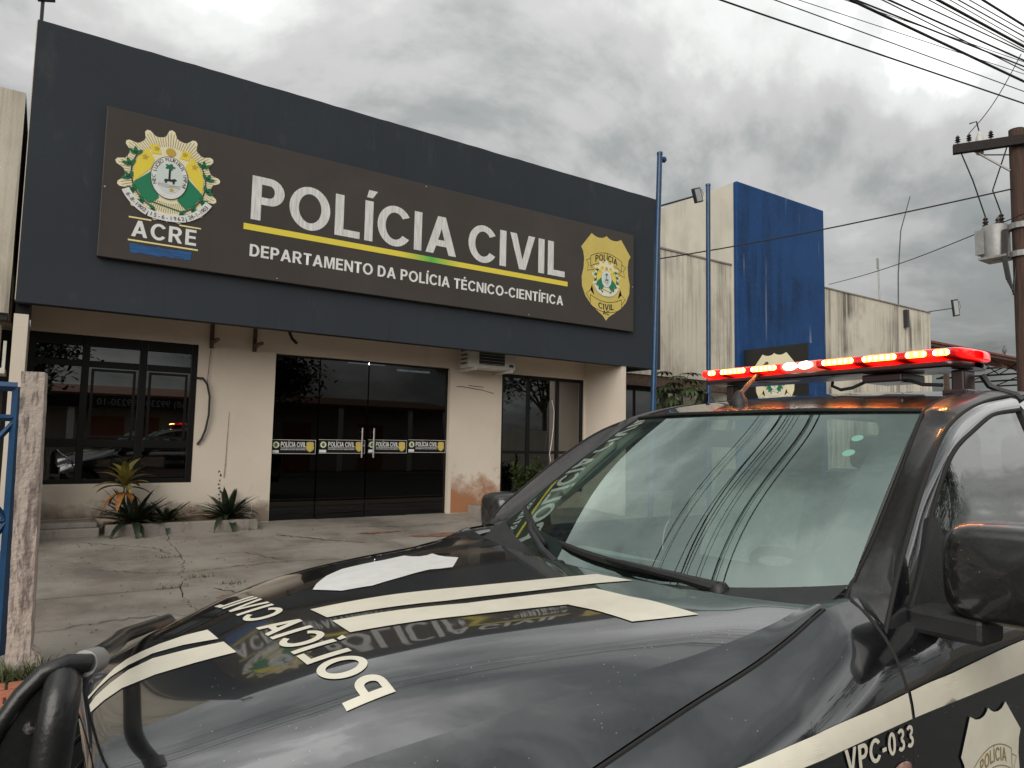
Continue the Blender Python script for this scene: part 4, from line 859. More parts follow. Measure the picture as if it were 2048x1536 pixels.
# ---------------------------------------------------------------- gate and its post
gt = empty('gate', (-.9, 5.5, .1)); tag(gt, 'blue metal tube gate leaf hinged at the concrete post', 'gate'); BM = M['blue_metal']
def bar(name, a, b_, r_=.02): return B().tube([a, b_], r_, 4).build(name, BM, gt)
bar('top_rail', (-1.9, 5.5, 1.80), (-.15, 5.5, 1.80), .03); bar('upper_rail', (-1.9, 5.5, 1.60), (-.165, 5.5, 1.60), .022); bar('stile', (-.145, 5.5, 1.80), (-.135, 5.5, .12), .033); bar('stile', (-1.9, 5.5, 1.80), (-1.9, 5.5, .12), .033); bar('bottom_rail', (-1.9, 5.5, .14), (-.165, 5.5, .14), .03)
for i in range(4):
    x0 = -.15-i*.44
    for s in ((1.58, .95), (.95, .2)): bar('diagonal', (x0, 5.5, s[0]), (x0-.22, 5.5, (s[0]+s[1])/2), .018); bar('diagonal', (x0-.22, 5.5, (s[0]+s[1])/2), (x0, 5.5, s[1]), .018); bar('diagonal', (x0-.22, 5.5, (s[0]+s[1])/2), (x0-.44, 5.5, s[0]), .018); bar('diagonal', (x0-.44, 5.5, s[1]), (x0-.22, 5.5, (s[0]+s[1])/2), .018)
bar('cross_rail', (-1.9, 5.5, .95), (-.165, 5.5, .95), .018)
gp = empty('gate_post', (-.03, 5.4, .03)); tag(gp, 'rough weathered concrete gate post at the left edge', 'post')
c, s = math.cos(R(-7)), math.sin(R(-7)); g = []
rr = random.Random(9)
for i in range(41):
    z = .0+1.89*i/40; k = 1+.18*max(0, 1-i/4)**2; ox = .035*(1-i/40)+rr.uniform(-.0015, .0015); row = []
    for (x, y) in ((-.062, -.07), (-.02, -.0705), (.02, -.0705), (.062, -.07), (.063, 0), (.062, .07), (-.062, .07), (-.063, 0), (-.062, -.07)):
        row.append((-.062+ox+(x*c-y*s)*k, 5.37+(x*s+y*c)*k, z))
    g.append(row)
bb = B().grid(g); n = len(g)-1; bb.add(g[n][:-1], [tuple(range(8))]); bb.build('shaft', M['post_concrete'], gp)
V = [(-.09, 5.27, .0), (.10, 5.28, .0), (.10, 5.47, 0), (-.09, 5.47, 0), (.00, 5.295, .20), (.075, 5.30, .14), (.07, 5.44, .16), (.0, 5.44, .2)]
B().add(V, [(0, 1, 5, 4), (1, 2, 6, 5), (2, 3, 7, 6), (3, 0, 4, 7), (4, 5, 6, 7)]).build('broken_footing', M['post_concrete'], gp)
rr = random.Random(6); bb = B()
for i in range(420):
    x = rr.gauss(-.05, .14); y = rr.gauss(5.2, .07); blade(bb, (x, y, .03), rr.uniform(0, 6.28), rr.uniform(.5, 1.4), rr.uniform(.05, .17), .007, rr.uniform(.2, 1.4), 0, 3, .1)
for cx, cy in ((1.05, 7.05), (1.35, 7.35), (1.2, 8.33), (1.55, 7.0), (2.4, 9.68), (.7, 9.68)):
    for i in range(40): blade(bb, (cx+rr.gauss(0, .07), cy+rr.gauss(0, .02), ramp_z(cy)-.01), rr.uniform(0, 6.28), rr.uniform(.5, 1.4), rr.uniform(.02, .07), .006, rr.uniform(.2, 1.2), 0, 3, .1)
o = bb.build('grass', M['grass']); tag(o, 'weedy grass at the gate post and in the slab joints', 'grass', kind='stuff')
rr = random.Random(12); bb = B()
for i in range(520):
    y = rr.uniform(5.3, 9.6); x = rr.uniform(-.6, 7.5) if i % 3 else 1.3+rr.gauss(0, .5); r_ = rr.uniform(.004, .014); a = rr.uniform(0, 6.28); z = ramp_z(y)+.004
    bb.add([(x+r_*math.cos(a), y+r_*math.sin(a), z), (x+r_*.5*math.cos(a+2), y+r_*.5*math.sin(a+2), z), (x-r_*math.cos(a+.3), y-r_*math.sin(a+.3), z+.002), (x+r_*.4*math.cos(a-1.8), y+r_*.4*math.sin(a-1.8), z+r_*.6)], [(0, 1, 3), (1, 2, 3), (2, 0, 3)])
o = bb.build('litter', mat('dry_litter', (.10, .075, .05), .9, var=.6, vs=30)); tag(o, 'dry leaf bits and grit scattered over the concrete forecourt', 'litter', kind='stuff')
fw_ = empty('boundary_wall', (-5, 5.6, 0)); tag(fw_, 'low cream boundary wall continuing left of the gate', 'wall'); box('wall', -12, -2.0, 5.5, 5.66, 0, 1.6, M['cream_stained'], fw_); box('coping', -12, -1.98, 5.46, 5.7, 1.601, 1.66, M['planter'], fw_)

# ---------------------------------------------------------------- across the street (seen mirrored in glass and paint)
def tree(name, label, x, y, h, r_, n, seed, ll=.22, trunk_h=None, group=None):
    rr = random.Random(seed); root = empty(name, (x, y, 0)); tag(root, label, 'tree', group); th = trunk_h or h*.45; tb = B(); lb = B()
    tb.tube([(x, y, 0), (x+.1, y, th*.5), (x, y+.1, th)], [.2, .16, .12], 9)
    cl = []
    for i in range(9):
        az = i*2.399; q = rr.uniform(.4, .95); e = Vector((x+r_*q*math.cos(az), y+r_*q*math.sin(az), th+(h-th)*rr.uniform(.25, .9))); tb.tube([(x, y+.1, th*.9), (x+(e.x-x)*.4, y+(e.y-y)*.4, th+(e.z-th)*.6), e], [.09, .05, .015], 6); cl.append(e)
    cl.append(Vector((x, y, h*.92)))
    for i in range(n):
        c = cl[i % len(cl)]; p = c+Vector((rr.gauss(0, r_*.27), rr.gauss(0, r_*.27), rr.gauss(0, (h-th)*.14)))
        blade(lb, p, rr.uniform(0, 6.28), rr.uniform(-.6, .8), ll*rr.uniform(.7, 1.3), ll*.45, rr.uniform(0, .8), 0, 2, .2)
    tb.build('trunk', M['bark'], root, True); o = lb.build('crown', M['leaf'], root); tag(o, kind='stuff'); return root
tree('street_tree', 'leafy street tree across the road mirrored in the glass doors', 6.8, -8.6, 6.6, 2.6, 7000, 31, .3)
tree('street_tree', 'dark tree across the road mirrored in the truck side window', 24, -12.0, 8.0, 3.2, 5000, 32, .36)
tree('street_tree', 'tree across the road mirrored at the edge of the left window', -1.6, -9.4, 5.6, 1.9, 4000, 33, .28)
hs = empty('shop_house', (3, -13, 0)); tag(hs, 'pale shop house across the road mirrored in the left window', 'building')
box('front_wall', -14, 18, -13.4, -13, 0, 3.1, M['house_wall'], hs)
B().prism([(-12.0, 3.05), (-12.0, 3.2), (-16, 3.75), (-16, 3.6)], 'x', -14.5, 18.5).build('roof', M['tile_roof'], hs)
for i in range(7):
    x = -9+i*3.7; d = box('shutter_door', x, x+1.3, -12.99, -12.95, 0, 2.3, mat('shutter_orange', (.35, .13, .06), .7) if i == 0 else bpy.data.materials['shutter_orange'], hs)
    box('veranda_post', x+2.3, x+2.55, -12.3, -12.05, 0, 3.2, M['white'], hs)
box('sign_band', -3, 5, -12.02, -11.9, 2.62, 3.1, M['black_frame'], hs)
decal('sign_number', font_shape('(68) 99230-10', .26, -2.4, 2.73), lambda u, v: (2-u, -11.885, v), M['grey_metal'], hs)
box('garden_wall', 19, 60, -10.2, -10, 0, 2.2, M['house_wall'], hs)
fk = box('far_kerb', -60, 90, -7.7, -7.5, -.02, .13, M['planter']); tag(fk, 'pale kerb along the opposite side of the road', 'kerb', kind='structure')

# ---------------------------------------------------------------- the patrol truck
M['paint'] = mat('black_car_paint', (.006, .0065, .0085), .22, coat=1., spec=.45)
def dusty(m, amt=.03, scale=70, spots=True):
    t = m.node_tree; b = t.nodes['Principled BSDF']; n_ = t.nodes.new; l_ = t.links.new
    g = n_('ShaderNodeNewGeometry'); a = n_('ShaderNodeTexNoise'); a.inputs['Scale'].default_value = scale; a.inputs['Detail'].default_value = 9; a.inputs['Roughness'].default_value = .7; l_(g.outputs['Position'], a.inputs['Vector'])
    mr = n_('ShaderNodeMapRange'); mr.inputs[1].default_value = .44; mr.inputs[2].default_value = .85; mr.inputs[4].default_value = amt; l_(a.outputs['Fac'], mr.inputs[0]); fac = mr.outputs[0]
    if spots:
        v = n_('ShaderNodeTexVoronoi'); v.inputs['Scale'].default_value = 75; l_(g.outputs['Position'], v.inputs['Vector'])
        m2 = n_('ShaderNodeMapRange'); m2.inputs[1].default_value = .12; m2.inputs[2].default_value = .05; m2.inputs[4].default_value = .5; l_(v.outputs['Distance'], m2.inputs[0])
        n3 = n_('ShaderNodeTexNoise'); n3.inputs['Scale'].default_value = 9; l_(g.outputs['Position'], n3.inputs['Vector'])
        m3 = n_('ShaderNodeMapRange'); m3.inputs[1].default_value = .50; m3.inputs[2].default_value = .62; l_(n3.outputs['Fac'], m3.inputs[0])
        mu = n_('ShaderNodeMath'); mu.operation = 'MULTIPLY'; l_(m2.outputs[0], mu.inputs[0]); l_(m3.outputs[0], mu.inputs[1])
        ad = n_('ShaderNodeMath'); ad.operation = 'ADD'; ad.use_clamp = True; l_(fac, ad.inputs[0]); l_(mu.outputs[0], ad.inputs[1]); fac = ad.outputs[0]
    mi = n_('ShaderNodeMixRGB'); l_(fac, mi.inputs[0]); mi.inputs[1].default_value = b.inputs['Base Color'].default_value; mi.inputs[2].default_value = (.42, .40, .36, 1); l_(mi.outputs[0], b.inputs['Base Color'])
    cm = n_('ShaderNodeMapRange'); cm.inputs[1].default_value = 0; cm.inputs[2].default_value = .4; cm.inputs[3].default_value = .035; cm.inputs[4].default_value = .35; l_(fac, cm.inputs[0]); l_(cm.outputs[0], b.inputs['Coat Roughness'])
    return m
dusty(M['paint']); M['paint'].node_tree.nodes['Principled BSDF'].inputs['Coat IOR'].default_value = 2.25
M['mirror_paint'] = dusty(mat('mirror_cap', (.010, .009, .010), .3, coat=.5), .05, 60)
M['pillar_paint'] = dusty(mat('satin_pillar_paint', (.014, .012, .0125), .42, coat=.35), .05, 60, False)
M['trim'] = mat('black_plastic_trim', (.016, .016, .017), .5, var=.4, vs=20, bump=.15, bs=300)
M['bar_black'] = mat('black_powder_coat', (.012, .0125, .013), .38, coat=.15, var=.3, vs=30, bump=.1, bs=120)
M['rubber'] = mat('rubber', (.012, .012, .012), .8)
M['decal'] = mat('cream_reflective_film', (.74, .70, .58), .38, var=.08, vs=14)
M['decal_white'] = mat('white_reflective_film', (.76, .76, .74), .4, var=.10, vs=20)
M['ws_glass'] = glass_mat('windshield_glass', (.74, .92, .84), 1.5, 0., .05, (.84, 1., .94), .32)
M['side_glass'] = glass_mat('side_glass', (.5, .54, .53), 1.6, 0., .03, (.95, .95, .95), .24)
M['frit'] = mat('frit_black', (.010, .010, .011), .5)
M['cabin'] = mat('cabin_grey', (.32, .33, .31), .8)
M['cabin_light'] = mat('headliner', (.30, .30, .28), .9)
M['seat'] = mat('seat_fabric', (.30, .30, .28), .9, var=.3, vs=40)
M['chrome'] = mat('chrome', (.6, .6, .6), .12, metal=1)
M['headlamp'] = mat('headlamp_glass', (.10, .11, .115), .08, coat=1)
M['amber'] = mat('side_repeater', (.30, .16, .13), .12, coat=1)
M['led_red'] = mat('red_lens', (.6, .01, .01), .15, coat=1, em=(1, .004, .003), es=2.2)
M['led_core'] = mat('red_led_core', (1, .3, .05), .3, em=(1, .20, .012), es=11)
M['led_dot'] = mat('led_dot', (1, .8, .4), .3, em=(1, .62, .16), es=30)
M['led_white'] = mat('white_led', (1, 1, .95), .3, em=(1, .96, .82), es=9)
M['white_lens'] = mat('clear_lens', (.35, .08, .06), .1, coat=1, em=(1, .16, .1), es=.5)
M['bar_base'] = mat('light_bar_base', (.03, .012, .012), .3, coat=.5)

# the red lens glows most in front of each lamp module
t = M['led_red'].node_tree; b = t.nodes['Principled BSDF']; g = t.nodes.new('ShaderNodeNewGeometry'); sx = t.nodes.new('ShaderNodeSeparateXYZ'); t.links.new(g.outputs['Position'], sx.inputs[0])
q = t.nodes.new('ShaderNodeMath'); q.operation = 'MULTIPLY_ADD'; q.inputs[1].default_value = 2*math.pi/.1465; q.inputs[2].default_value = -2*math.pi*1.272/.1465+math.pi/2; t.links.new(sx.outputs[1], q.inputs[0])
q2 = t.nodes.new('ShaderNodeMath'); q2.operation = 'SINE'; t.links.new(q.outputs[0], q2.inputs[0]); q3 = t.nodes.new('ShaderNodeMapRange'); q3.inputs[1].default_value = -.85; q3.inputs[2].default_value = .5; q3.inputs[3].default_value = .06; q3.inputs[4].default_value = 3.2; t.links.new(q2.outputs[0], q3.inputs[0]); t.links.new(q3.outputs[0], b.inputs['Emission Strength'])
YC=1.60
Cz = pchip([-.05, .05, .1, .2, .35, .5, .75, 1.0, 1.3, 1.5], [.93, .98, 1.0, 1.032, 1.078, 1.115, 1.143, 1.152, 1.16, 1.163])
Ez = pchip([.05, .1, .2, .32, .45, .6, .85, 1.1, 1.25, 1.36, 1.5], [.89, .91, .95, .99, 1.03, 1.062, 1.094, 1.124, 1.148, 1.172, 1.185])
vEd = pchip([.05, .1, .2, .32, .45, .6, .85, 1.1, 1.36, 1.5], [.36, .40, .47, .53, .585, .63, .665, .69, .70, .70])
def sst(a, b, x): t = min(1, max(0, (x-a)/(b-a))); return t*t*(3-2*t)
def hoodz(X, v):
    s = abs(v)/vEd(X); return Cz(X)+(Ez(X)-Cz(X))*min(s, 1.1)**(2.6+2.4*sst(.45, 1.0, X) if v > 0 else 6.0)+.003*sst(.55, .68, s)*(1-sst(.86, 1.0, s))*sst(.3, .6, X)
zS = pchip([.10, .2, .3, .4, .6, .753, .95, 1.15, 1.26, 1.33, 1.37, 1.5], [.78, .82, .855, .885, .955, 1.001, 1.054, 1.101, 1.136, 1.163, 1.176, 1.188])
vS = pchip([.10, .2, .32, .45, .6, .753, 1.0, 1.37, 1.5], [.48, .56, .64, .69, .722, .738, .74, .738, .744])
vO = pchip([.10, .2, .32, .5, .8, 1.4, 3.5, 5.0], [.66, .75, .815, .85, .865, .865, .865, .86])
low = pchip([.40, .55, .7, .85, .95], [.83, .86, .872, .872, .865])
def top_of(X):
    if X < 1.5: return vS(X)+.003, zS(X)-.003
    t = sst(1.5, 1.62, X); return .747+(.797-.747)*t, 1.185+(1.152-1.185)*t+.012*sst(1.7, 3.0, X)
def zB(X): return min(.95, zS(X)-.15) if X < 1.5 else .95
def ang(X): return math.radians(46-16*sst(.8, 1.35, X))       # slope of the skin at the shut line
def bez(p0, p1, p2, p3, t): u = 1-t; return tuple(u*u*u*a+3*u*u*t*b+3*u*t*t*c+t*t*t*d for a, b, c, d in zip(p0, p1, p2, p3))
def flank(X, t):
    """hood edge to shut line"""
    e = vEd(X); p0 = (e, hoodz(X, e)); p3 = (vS(X)-.003, zS(X)+.002); d = math.hypot(p3[0]-p0[0], p3[1]-p0[1]); a = ang(X)
    a0 = min(a, math.atan2(p0[1]-p3[1], p3[0]-p0[0]))*.9
    return bez(p0, (p0[0]+math.cos(a0)*d*.35, p0[1]-math.sin(a0)*d*.35), (p3[0]-math.cos(a)*d*.35, p3[1]+math.sin(a)*d*.35), p3, t)
def shoulder(X, t):
    """shut line (or belt) down to the vertical side"""
    p0 = top_of(X); p3 = (vO(X), zB(X)); d = math.hypot(p3[0]-p0[0], p3[1]-p0[1]); a = ang(X)
    return bez(p0, (p0[0]+math.cos(a)*d*.38, p0[1]-math.sin(a)*d*.38), (p3[0], p3[1]+d*.36), p3, t)
def side_v(X, z):
    zb = zB(X)
    if z < zb: return vO(X)+low(min(z, .95))-low(min(zb, .95))
    lo, hi = 0., 1.
    for _ in range(24):
        m = (lo+hi)/2
        if shoulder(X, m)[1] > z: lo = m
        else: hi = m
    return shoulder(X, lo)[0]
def side_row(X, zbot, n1=12, n2=7):
    zb = zB(X); r_ = [shoulder(X, k/n1) for k in range(n1+1)]
    for k in range(1, n2+1): z = zb+(zbot-zb)*k/n2; r_.append((vO(X)+low(min(z, .95))-low(min(zb, .95)), z))
    return r_
truck = empty('patrol_truck', (2.4, YC, 0)); tag(truck, 'black police pickup truck with cream stripes and a glowing red light bar', 'pickup truck')
NEAR, FAR = -1, 1
def Y_(sg, v): return YC+sg*v
def part(name, bb, m, parent=truck, smooth=True): return bb.build(name, m, parent, smooth)
# --- hood
XF, XR = .102, 1.265
def hood_pt(a, s):
    x = XF+(XR-XF)*a; X = x+.10*s*s*sst(.8, 1.24, x); v = s*vEd(X); return (X, YC+v, hoodz(X, v))
g = []
NA, NS = 60, 44
for i in range(NA+1): g.append([hood_pt(i/NA, -1+2*j/NS) for j in range(NS+1)])
nose = []
for dx, dz in ((-.004, -.05), (-.012, -.028), (-.008, -.010)): nose.append([(p[0]+dx, p[1], p[2]+dz) for p in g[0]])
hood = part('hood', B().grid(nose+g, 0, True), M['paint'])
for sg in (NEAR, FAR):
    rows = []
    for i in range(NA+1):
        x = XF+(XR-XF)*i/NA; X = x+.10*sst(.8, 1.24, x); rows.append([(X, Y_(sg, q[0]), q[1]) for q in (flank(X, k/9) for k in range(10))])
    part('hood_flank', B().grid(rows, 0, sg < 0), M['paint'], hood)
for sg in (NEAR, FAR): part('shut_line', B().tube([(X, Y_(sg, vS(X)+.001), zS(X)-.003) for X in [.16+i*.03 for i in range(41)]], .0042, 6), M['rubber'], hood)
part('rear_edge', B().tube([(p[0]+.004, p[1], p[2]-.008) for p in g[-1]], .008, 6), M['rubber'], hood)
# --- decals on the hood, laid on its surface
PH = lambda X, Y: (X, Y, hoodz(X, Y-YC)+.0016)
def hd(name, loop, m): decal(name, shape(loop), PH, m, hood, .018)
hd('stripe', [(.333, 1.698), (.337, 1.603), (.278, 1.659), (.224, 1.691), (.179, 1.68), (.144, 1.649), (.121, 1.612), (.104, 1.575), (.104, 1.59), (.115, 1.612), (.135, 1.657), (.155, 1.70), (.181, 1.733), (.21, 1.745), (.243, 1.744), (.29, 1.728)], M['decal'])
hd('stripe', [(.341, 1.572), (.346, 1.479), (.278, 1.518), (.212, 1.55), (.157, 1.554), (.126, 1.53), (.104, 1.500), (.104, 1.54), (.115, 1.572), (.141, 1.611), (.176, 1.647), (.22, 1.656), (.273, 1.622)], M['decal'])
hd('stripe', [(.524, 1.58), (.531, 1.489), (.773, 1.408), (1.0, 1.370), (1.16, 1.349), (1.262, 1.322), (1.24, 1.434), (1.06, 1.468), (.881, 1.501), (.7, 1.543)], M['decal'])
hd('stripe', [(.531, 1.457), (.531, 1.354), (.751, 1.277), (.977, 1.225), (1.01, 1.059), (1.159, 1.017), (1.125, 1.309), (.98, 1.335), (.80, 1.361), (.66, 1.412)], M['decal'])
hd('shield', [(.583, 1.746), (.61, 1.80), (.66, 1.87), (.724, 1.925), (.80, 1.95), (.87, 1.968), (.948, 1.997), (.962, 1.965), (.98, 1.952), (1.005, 1.955), (1.034, 1.976), (1.03, 1.93), (1.038, 1.898), (1.062, 1.86), (1.02, 1.80), (.975, 1.738), (.935, 1.738), (.907, 1.745), (.86, 1.728), (.81, 1.704), (.705, 1.66), (.63, 1.671)], M['decal_white'])
tv, tf = text_shape('POLÍCIA CIVIL', 1, 0, 0, width=1, gap=.13); 
decal('lettering', ([(.430-.040*u+.077*v, 1.098+.825*u-.015*v) for u, v in tv], tf), PH, M['decal'], hood, .018)
# --- fenders, doors, bed sides
def arch(X, xc): 
    d = abs(X-xc); return .36+math.sqrt(max(0, .45**2-d*d)) if d < .449 else .40
def skin(name, sg, x0, x1, parent, n, zfun, m='paint'):
    rows = []
    for i in range(n+1):
        X = x0+(x1-x0)*i/n; rows.append([(X, Y_(sg, v), z) for v, z in side_row(X, zfun(X))])
    o = part(name, B().grid(rows, 0, sg > 0), M[m], parent); return o
zf1 = lambda X: arch(X, .85); zdoor = lambda X: .42
doors = {}
for sg in (NEAR, FAR):
    fe = skin('fender', sg, .16, 1.447, truck, 56, zf1)
    for nm, x0, x1 in (('front_door', 1.456, 2.548), ('rear_door', 2.557, 3.42)):
        d = empty(nm, ((x0+x1)/2, Y_(sg, .8), .42), truck); doors[sg, nm] = d
        skin('panel', sg, x0, x1, d, 24, zdoor)
        part('handle', B().box(x1-.24, x1-.06, min(Y_(sg, .868), Y_(sg, .905)), max(Y_(sg, .868), Y_(sg, .905)), .98, 1.01, 0, .008), M['trim'], d)
    skin('bed_side', sg, 3.43, 5.08, truck, 40, lambda X: arch(X, 3.98))
    part('shut_line', B().tube([(1.4515, Y_(sg, side_v(1.4515, z)-.003), z) for z in [1.18-.03*i for i in range(26)]], .006, 6), M['rubber'])
    part('wheel_arch_lining', B().lathe([(.46, .22), (.46, .0)], (.85, Y_(sg, .62) if sg > 0 else Y_(sg, .84), .36), 'y', 32), M['rubber'])
# inner body so that no daylight shows through the panel gaps
part('inner_body', B().box(.55, 5.0, YC-.68, YC+.68, .40, .84).box(1.40, 3.4, YC-.76, YC+.76, .45, 1.02).box(.5, 1.42, YC-.52, YC+.52, .845, .95).box(.24, .55, YC-.40, YC+.40, .45, .86), M['rubber'], truck, False)
part('truck_bed', B().box(3.5, 5.06, YC-.78, YC+.78, .861, .90).box(3.44, 3.5, YC-.8, YC+.8, .861, 1.13).box(5.06, 5.11, YC-.84, YC+.84, .5, 1.14), M['paint'], truck, False)
# --- decals on the near side
def PSd(X, z): return (X, Y_(NEAR, side_v(X, z)+.003), z)
fn = [c for c in truck.children if c.name.startswith('fender')][0]
zt_ = pchip([.4, .963, 1.067, 1.181, 1.317, 1.484, 1.706, 1.995, 3.5], [.945, .984, .996, 1.008, 1.017, 1.028, 1.042, 1.055, 1.06])
zb_ = pchip([.4, 1.079, 1.235, 1.468, 1.692, 1.967, 3.5], [.93, .966, .972, .979, .981, .983, .985])
for (x0, x1, par) in ((.45, 1.446, fn), (1.457, 2.547, doors[NEAR, 'front_door']), (2.558, 3.42, doors[NEAR, 'rear_door'])):
    n = 40; decal('side_stripe', shape([(x0+(x1-x0)*i/n, zb_(x0+(x1-x0)*i/n)) for i in range(n+1)]+[(x1-(x1-x0)*i/n, zt_(x1-(x1-x0)*i/n)) for i in range(n+1)]), PSd, M['decal'], par, .03)
decal('unit_number', text_shape('VPC-033', .041, 1.212, .929, width=.234, gap=.12), PSd, M['decal'], fn, .02)
part('side_repeater', B().lathe([(.001, .012), (.02, .009), (.032, 0)], (0, 0, 0), 'y', 16), M['amber'], fn)
rp_ = [c for c in fn.children if c.name.startswith('side_repeater')][0]
rp_.data.transform(Matrix.Translation(wloc(fn)) @ Matrix.Scale(1, 4)); rp_.data.transform(Matrix.Diagonal((1.1, -.5, .5, 1))); rp_.location = Vector((1.40, Y_(NEAR, side_v(1.40, .893)), .893))-wloc(fn)
BDG = lambda u, v, l: (u, Y_(NEAR, side_v(u, v)+.003+.0006*l), v)
bdd = empty('door_badge', (1.76, .73, .8), doors[NEAR, 'front_door'])
badge(BDG, bdd, 1.765, .76, .25, M['decal'], emblem=False, line='brown_ink')
# --- glasshouse
S_ = curve3([(1.462, .712, 1.148), (1.515, .70, 1.185), (1.65, .676, 1.272), (1.77, .652, 1.358), (1.9, .627, 1.457), (2.04, .602, 1.568), (2.12, .582, 1.614), (2.3, .565, 1.664), (2.5, .557, 1.692), (2.9, .552, 1.706), (3.4, .55, 1.69)])
G_ = curve3([(1.462, .805, 1.118), (1.495, .80, 1.165), (1.55, .79, 1.235), (1.65, .768, 1.32), (1.80, .735, 1.437), (2.03, .69, 1.572), (2.25, .667, 1.638), (2.53, .652, 1.678), (2.9, .648, 1.69), (3.4, .655, 1.67)])
GD = curve3([(1.462, .805, 1.118), (1.495, .80, 1.165), (1.55, .79, 1.235), (1.65, .768, 1.32), (1.80, .735, 1.437), (2.03, .69, 1.572), (2.25, .667, 1.638), (2.53, .652, 1.678)])
W2 = curve3([(1.56, .803, 1.10), (1.60, .80, 1.145), (1.68, .782, 1.25), (1.763, .758, 1.335), (1.94, .735, 1.496), (2.11, .713, 1.557), (2.3, .695, 1.612), (2.5, .683, 1.633)])
def strip(c0, c1, sg, n, k, bulge, t0=0., t1=1., inset0=0.):
    rows = []
    for i in range(n+1):
        t = t0+(t1-t0)*i/n; a, b_ = np.array(c0(t)), np.array(c1(t)); tn = np.array(c0(min(1, t+.01)))-np.array(c0(max(0, t-.01))); d = b_-a
        nr = np.cross(tn, d); nr /= np.linalg.norm(nr)
        if nr[1] < 0: nr = -nr      # v is the second component: outwards is +v
        r_ = []
        for j in range(k+1):
            u = j/k; p = a+d*u+nr*bulge*math.sin(math.pi*u)**.6; r_.append((p[0], Y_(sg, p[1]), p[2]))
        rows.append(r_)
    return rows
def ws_pt(s, t, off=0.):
    """windscreen surface; s across -1..1, t up 0..1"""
    vb, vt = .70*s, .578*s
    b_ = np.array((1.335+.18*s*s, vb, 1.115+.07*s*s)); tp_ = np.array((1.99+.125*s*s, vt, 1.618-.002*s*s)); p = b_+(tp_-b_)*t
    n_ = np.array((-.60, .33*s, .74)); n_ /= np.linalg.norm(n_); p = p+n_*(.022*math.sin(math.pi*t)+off); return (p[0], YC+p[1], p[2])
part('windshield', B().grid([[ws_pt(-1+2*i/30, j/24) for i in range(31)] for j in range(25)]), M['ws_glass'])
def rrect(x0, x1, y0, y1, rx, ry, n=8):
    o_ = []
    for cx, cy, a in ((x1-rx, y0+ry, -90), (x1-rx, y1-ry, 0), (x0+rx, y1-ry, 90), (x0+rx, y0+ry, 180)): o_ += ell(cx, cy, rx, ry, a, a+90, n)
    return o_
inner = rrect(-.875, .93, .12, .955, .11, .15)
decal('windshield_border', shape([(-.998, .0), (.998, .0), (.998, .999), (-.998, .999)], inner[::-1]), lambda s, t: ws_pt(s, t, -.004), M['frit'], truck, .06)
for zc, m_ in ((.80, 'white'), (.70, 'white')):
    ps = [ws_pt(-.80+.024*math.cos(a), zc+.022*math.sin(a), -.002) for a in [k*.4 for k in range(16)]]
    mesh('inspection_sticker', ps, [tuple(range(16))], mat('mint_sticker', (.45, .72, .62), .6) if zc == .80 else bpy.data.materials['mint_sticker'], truck)
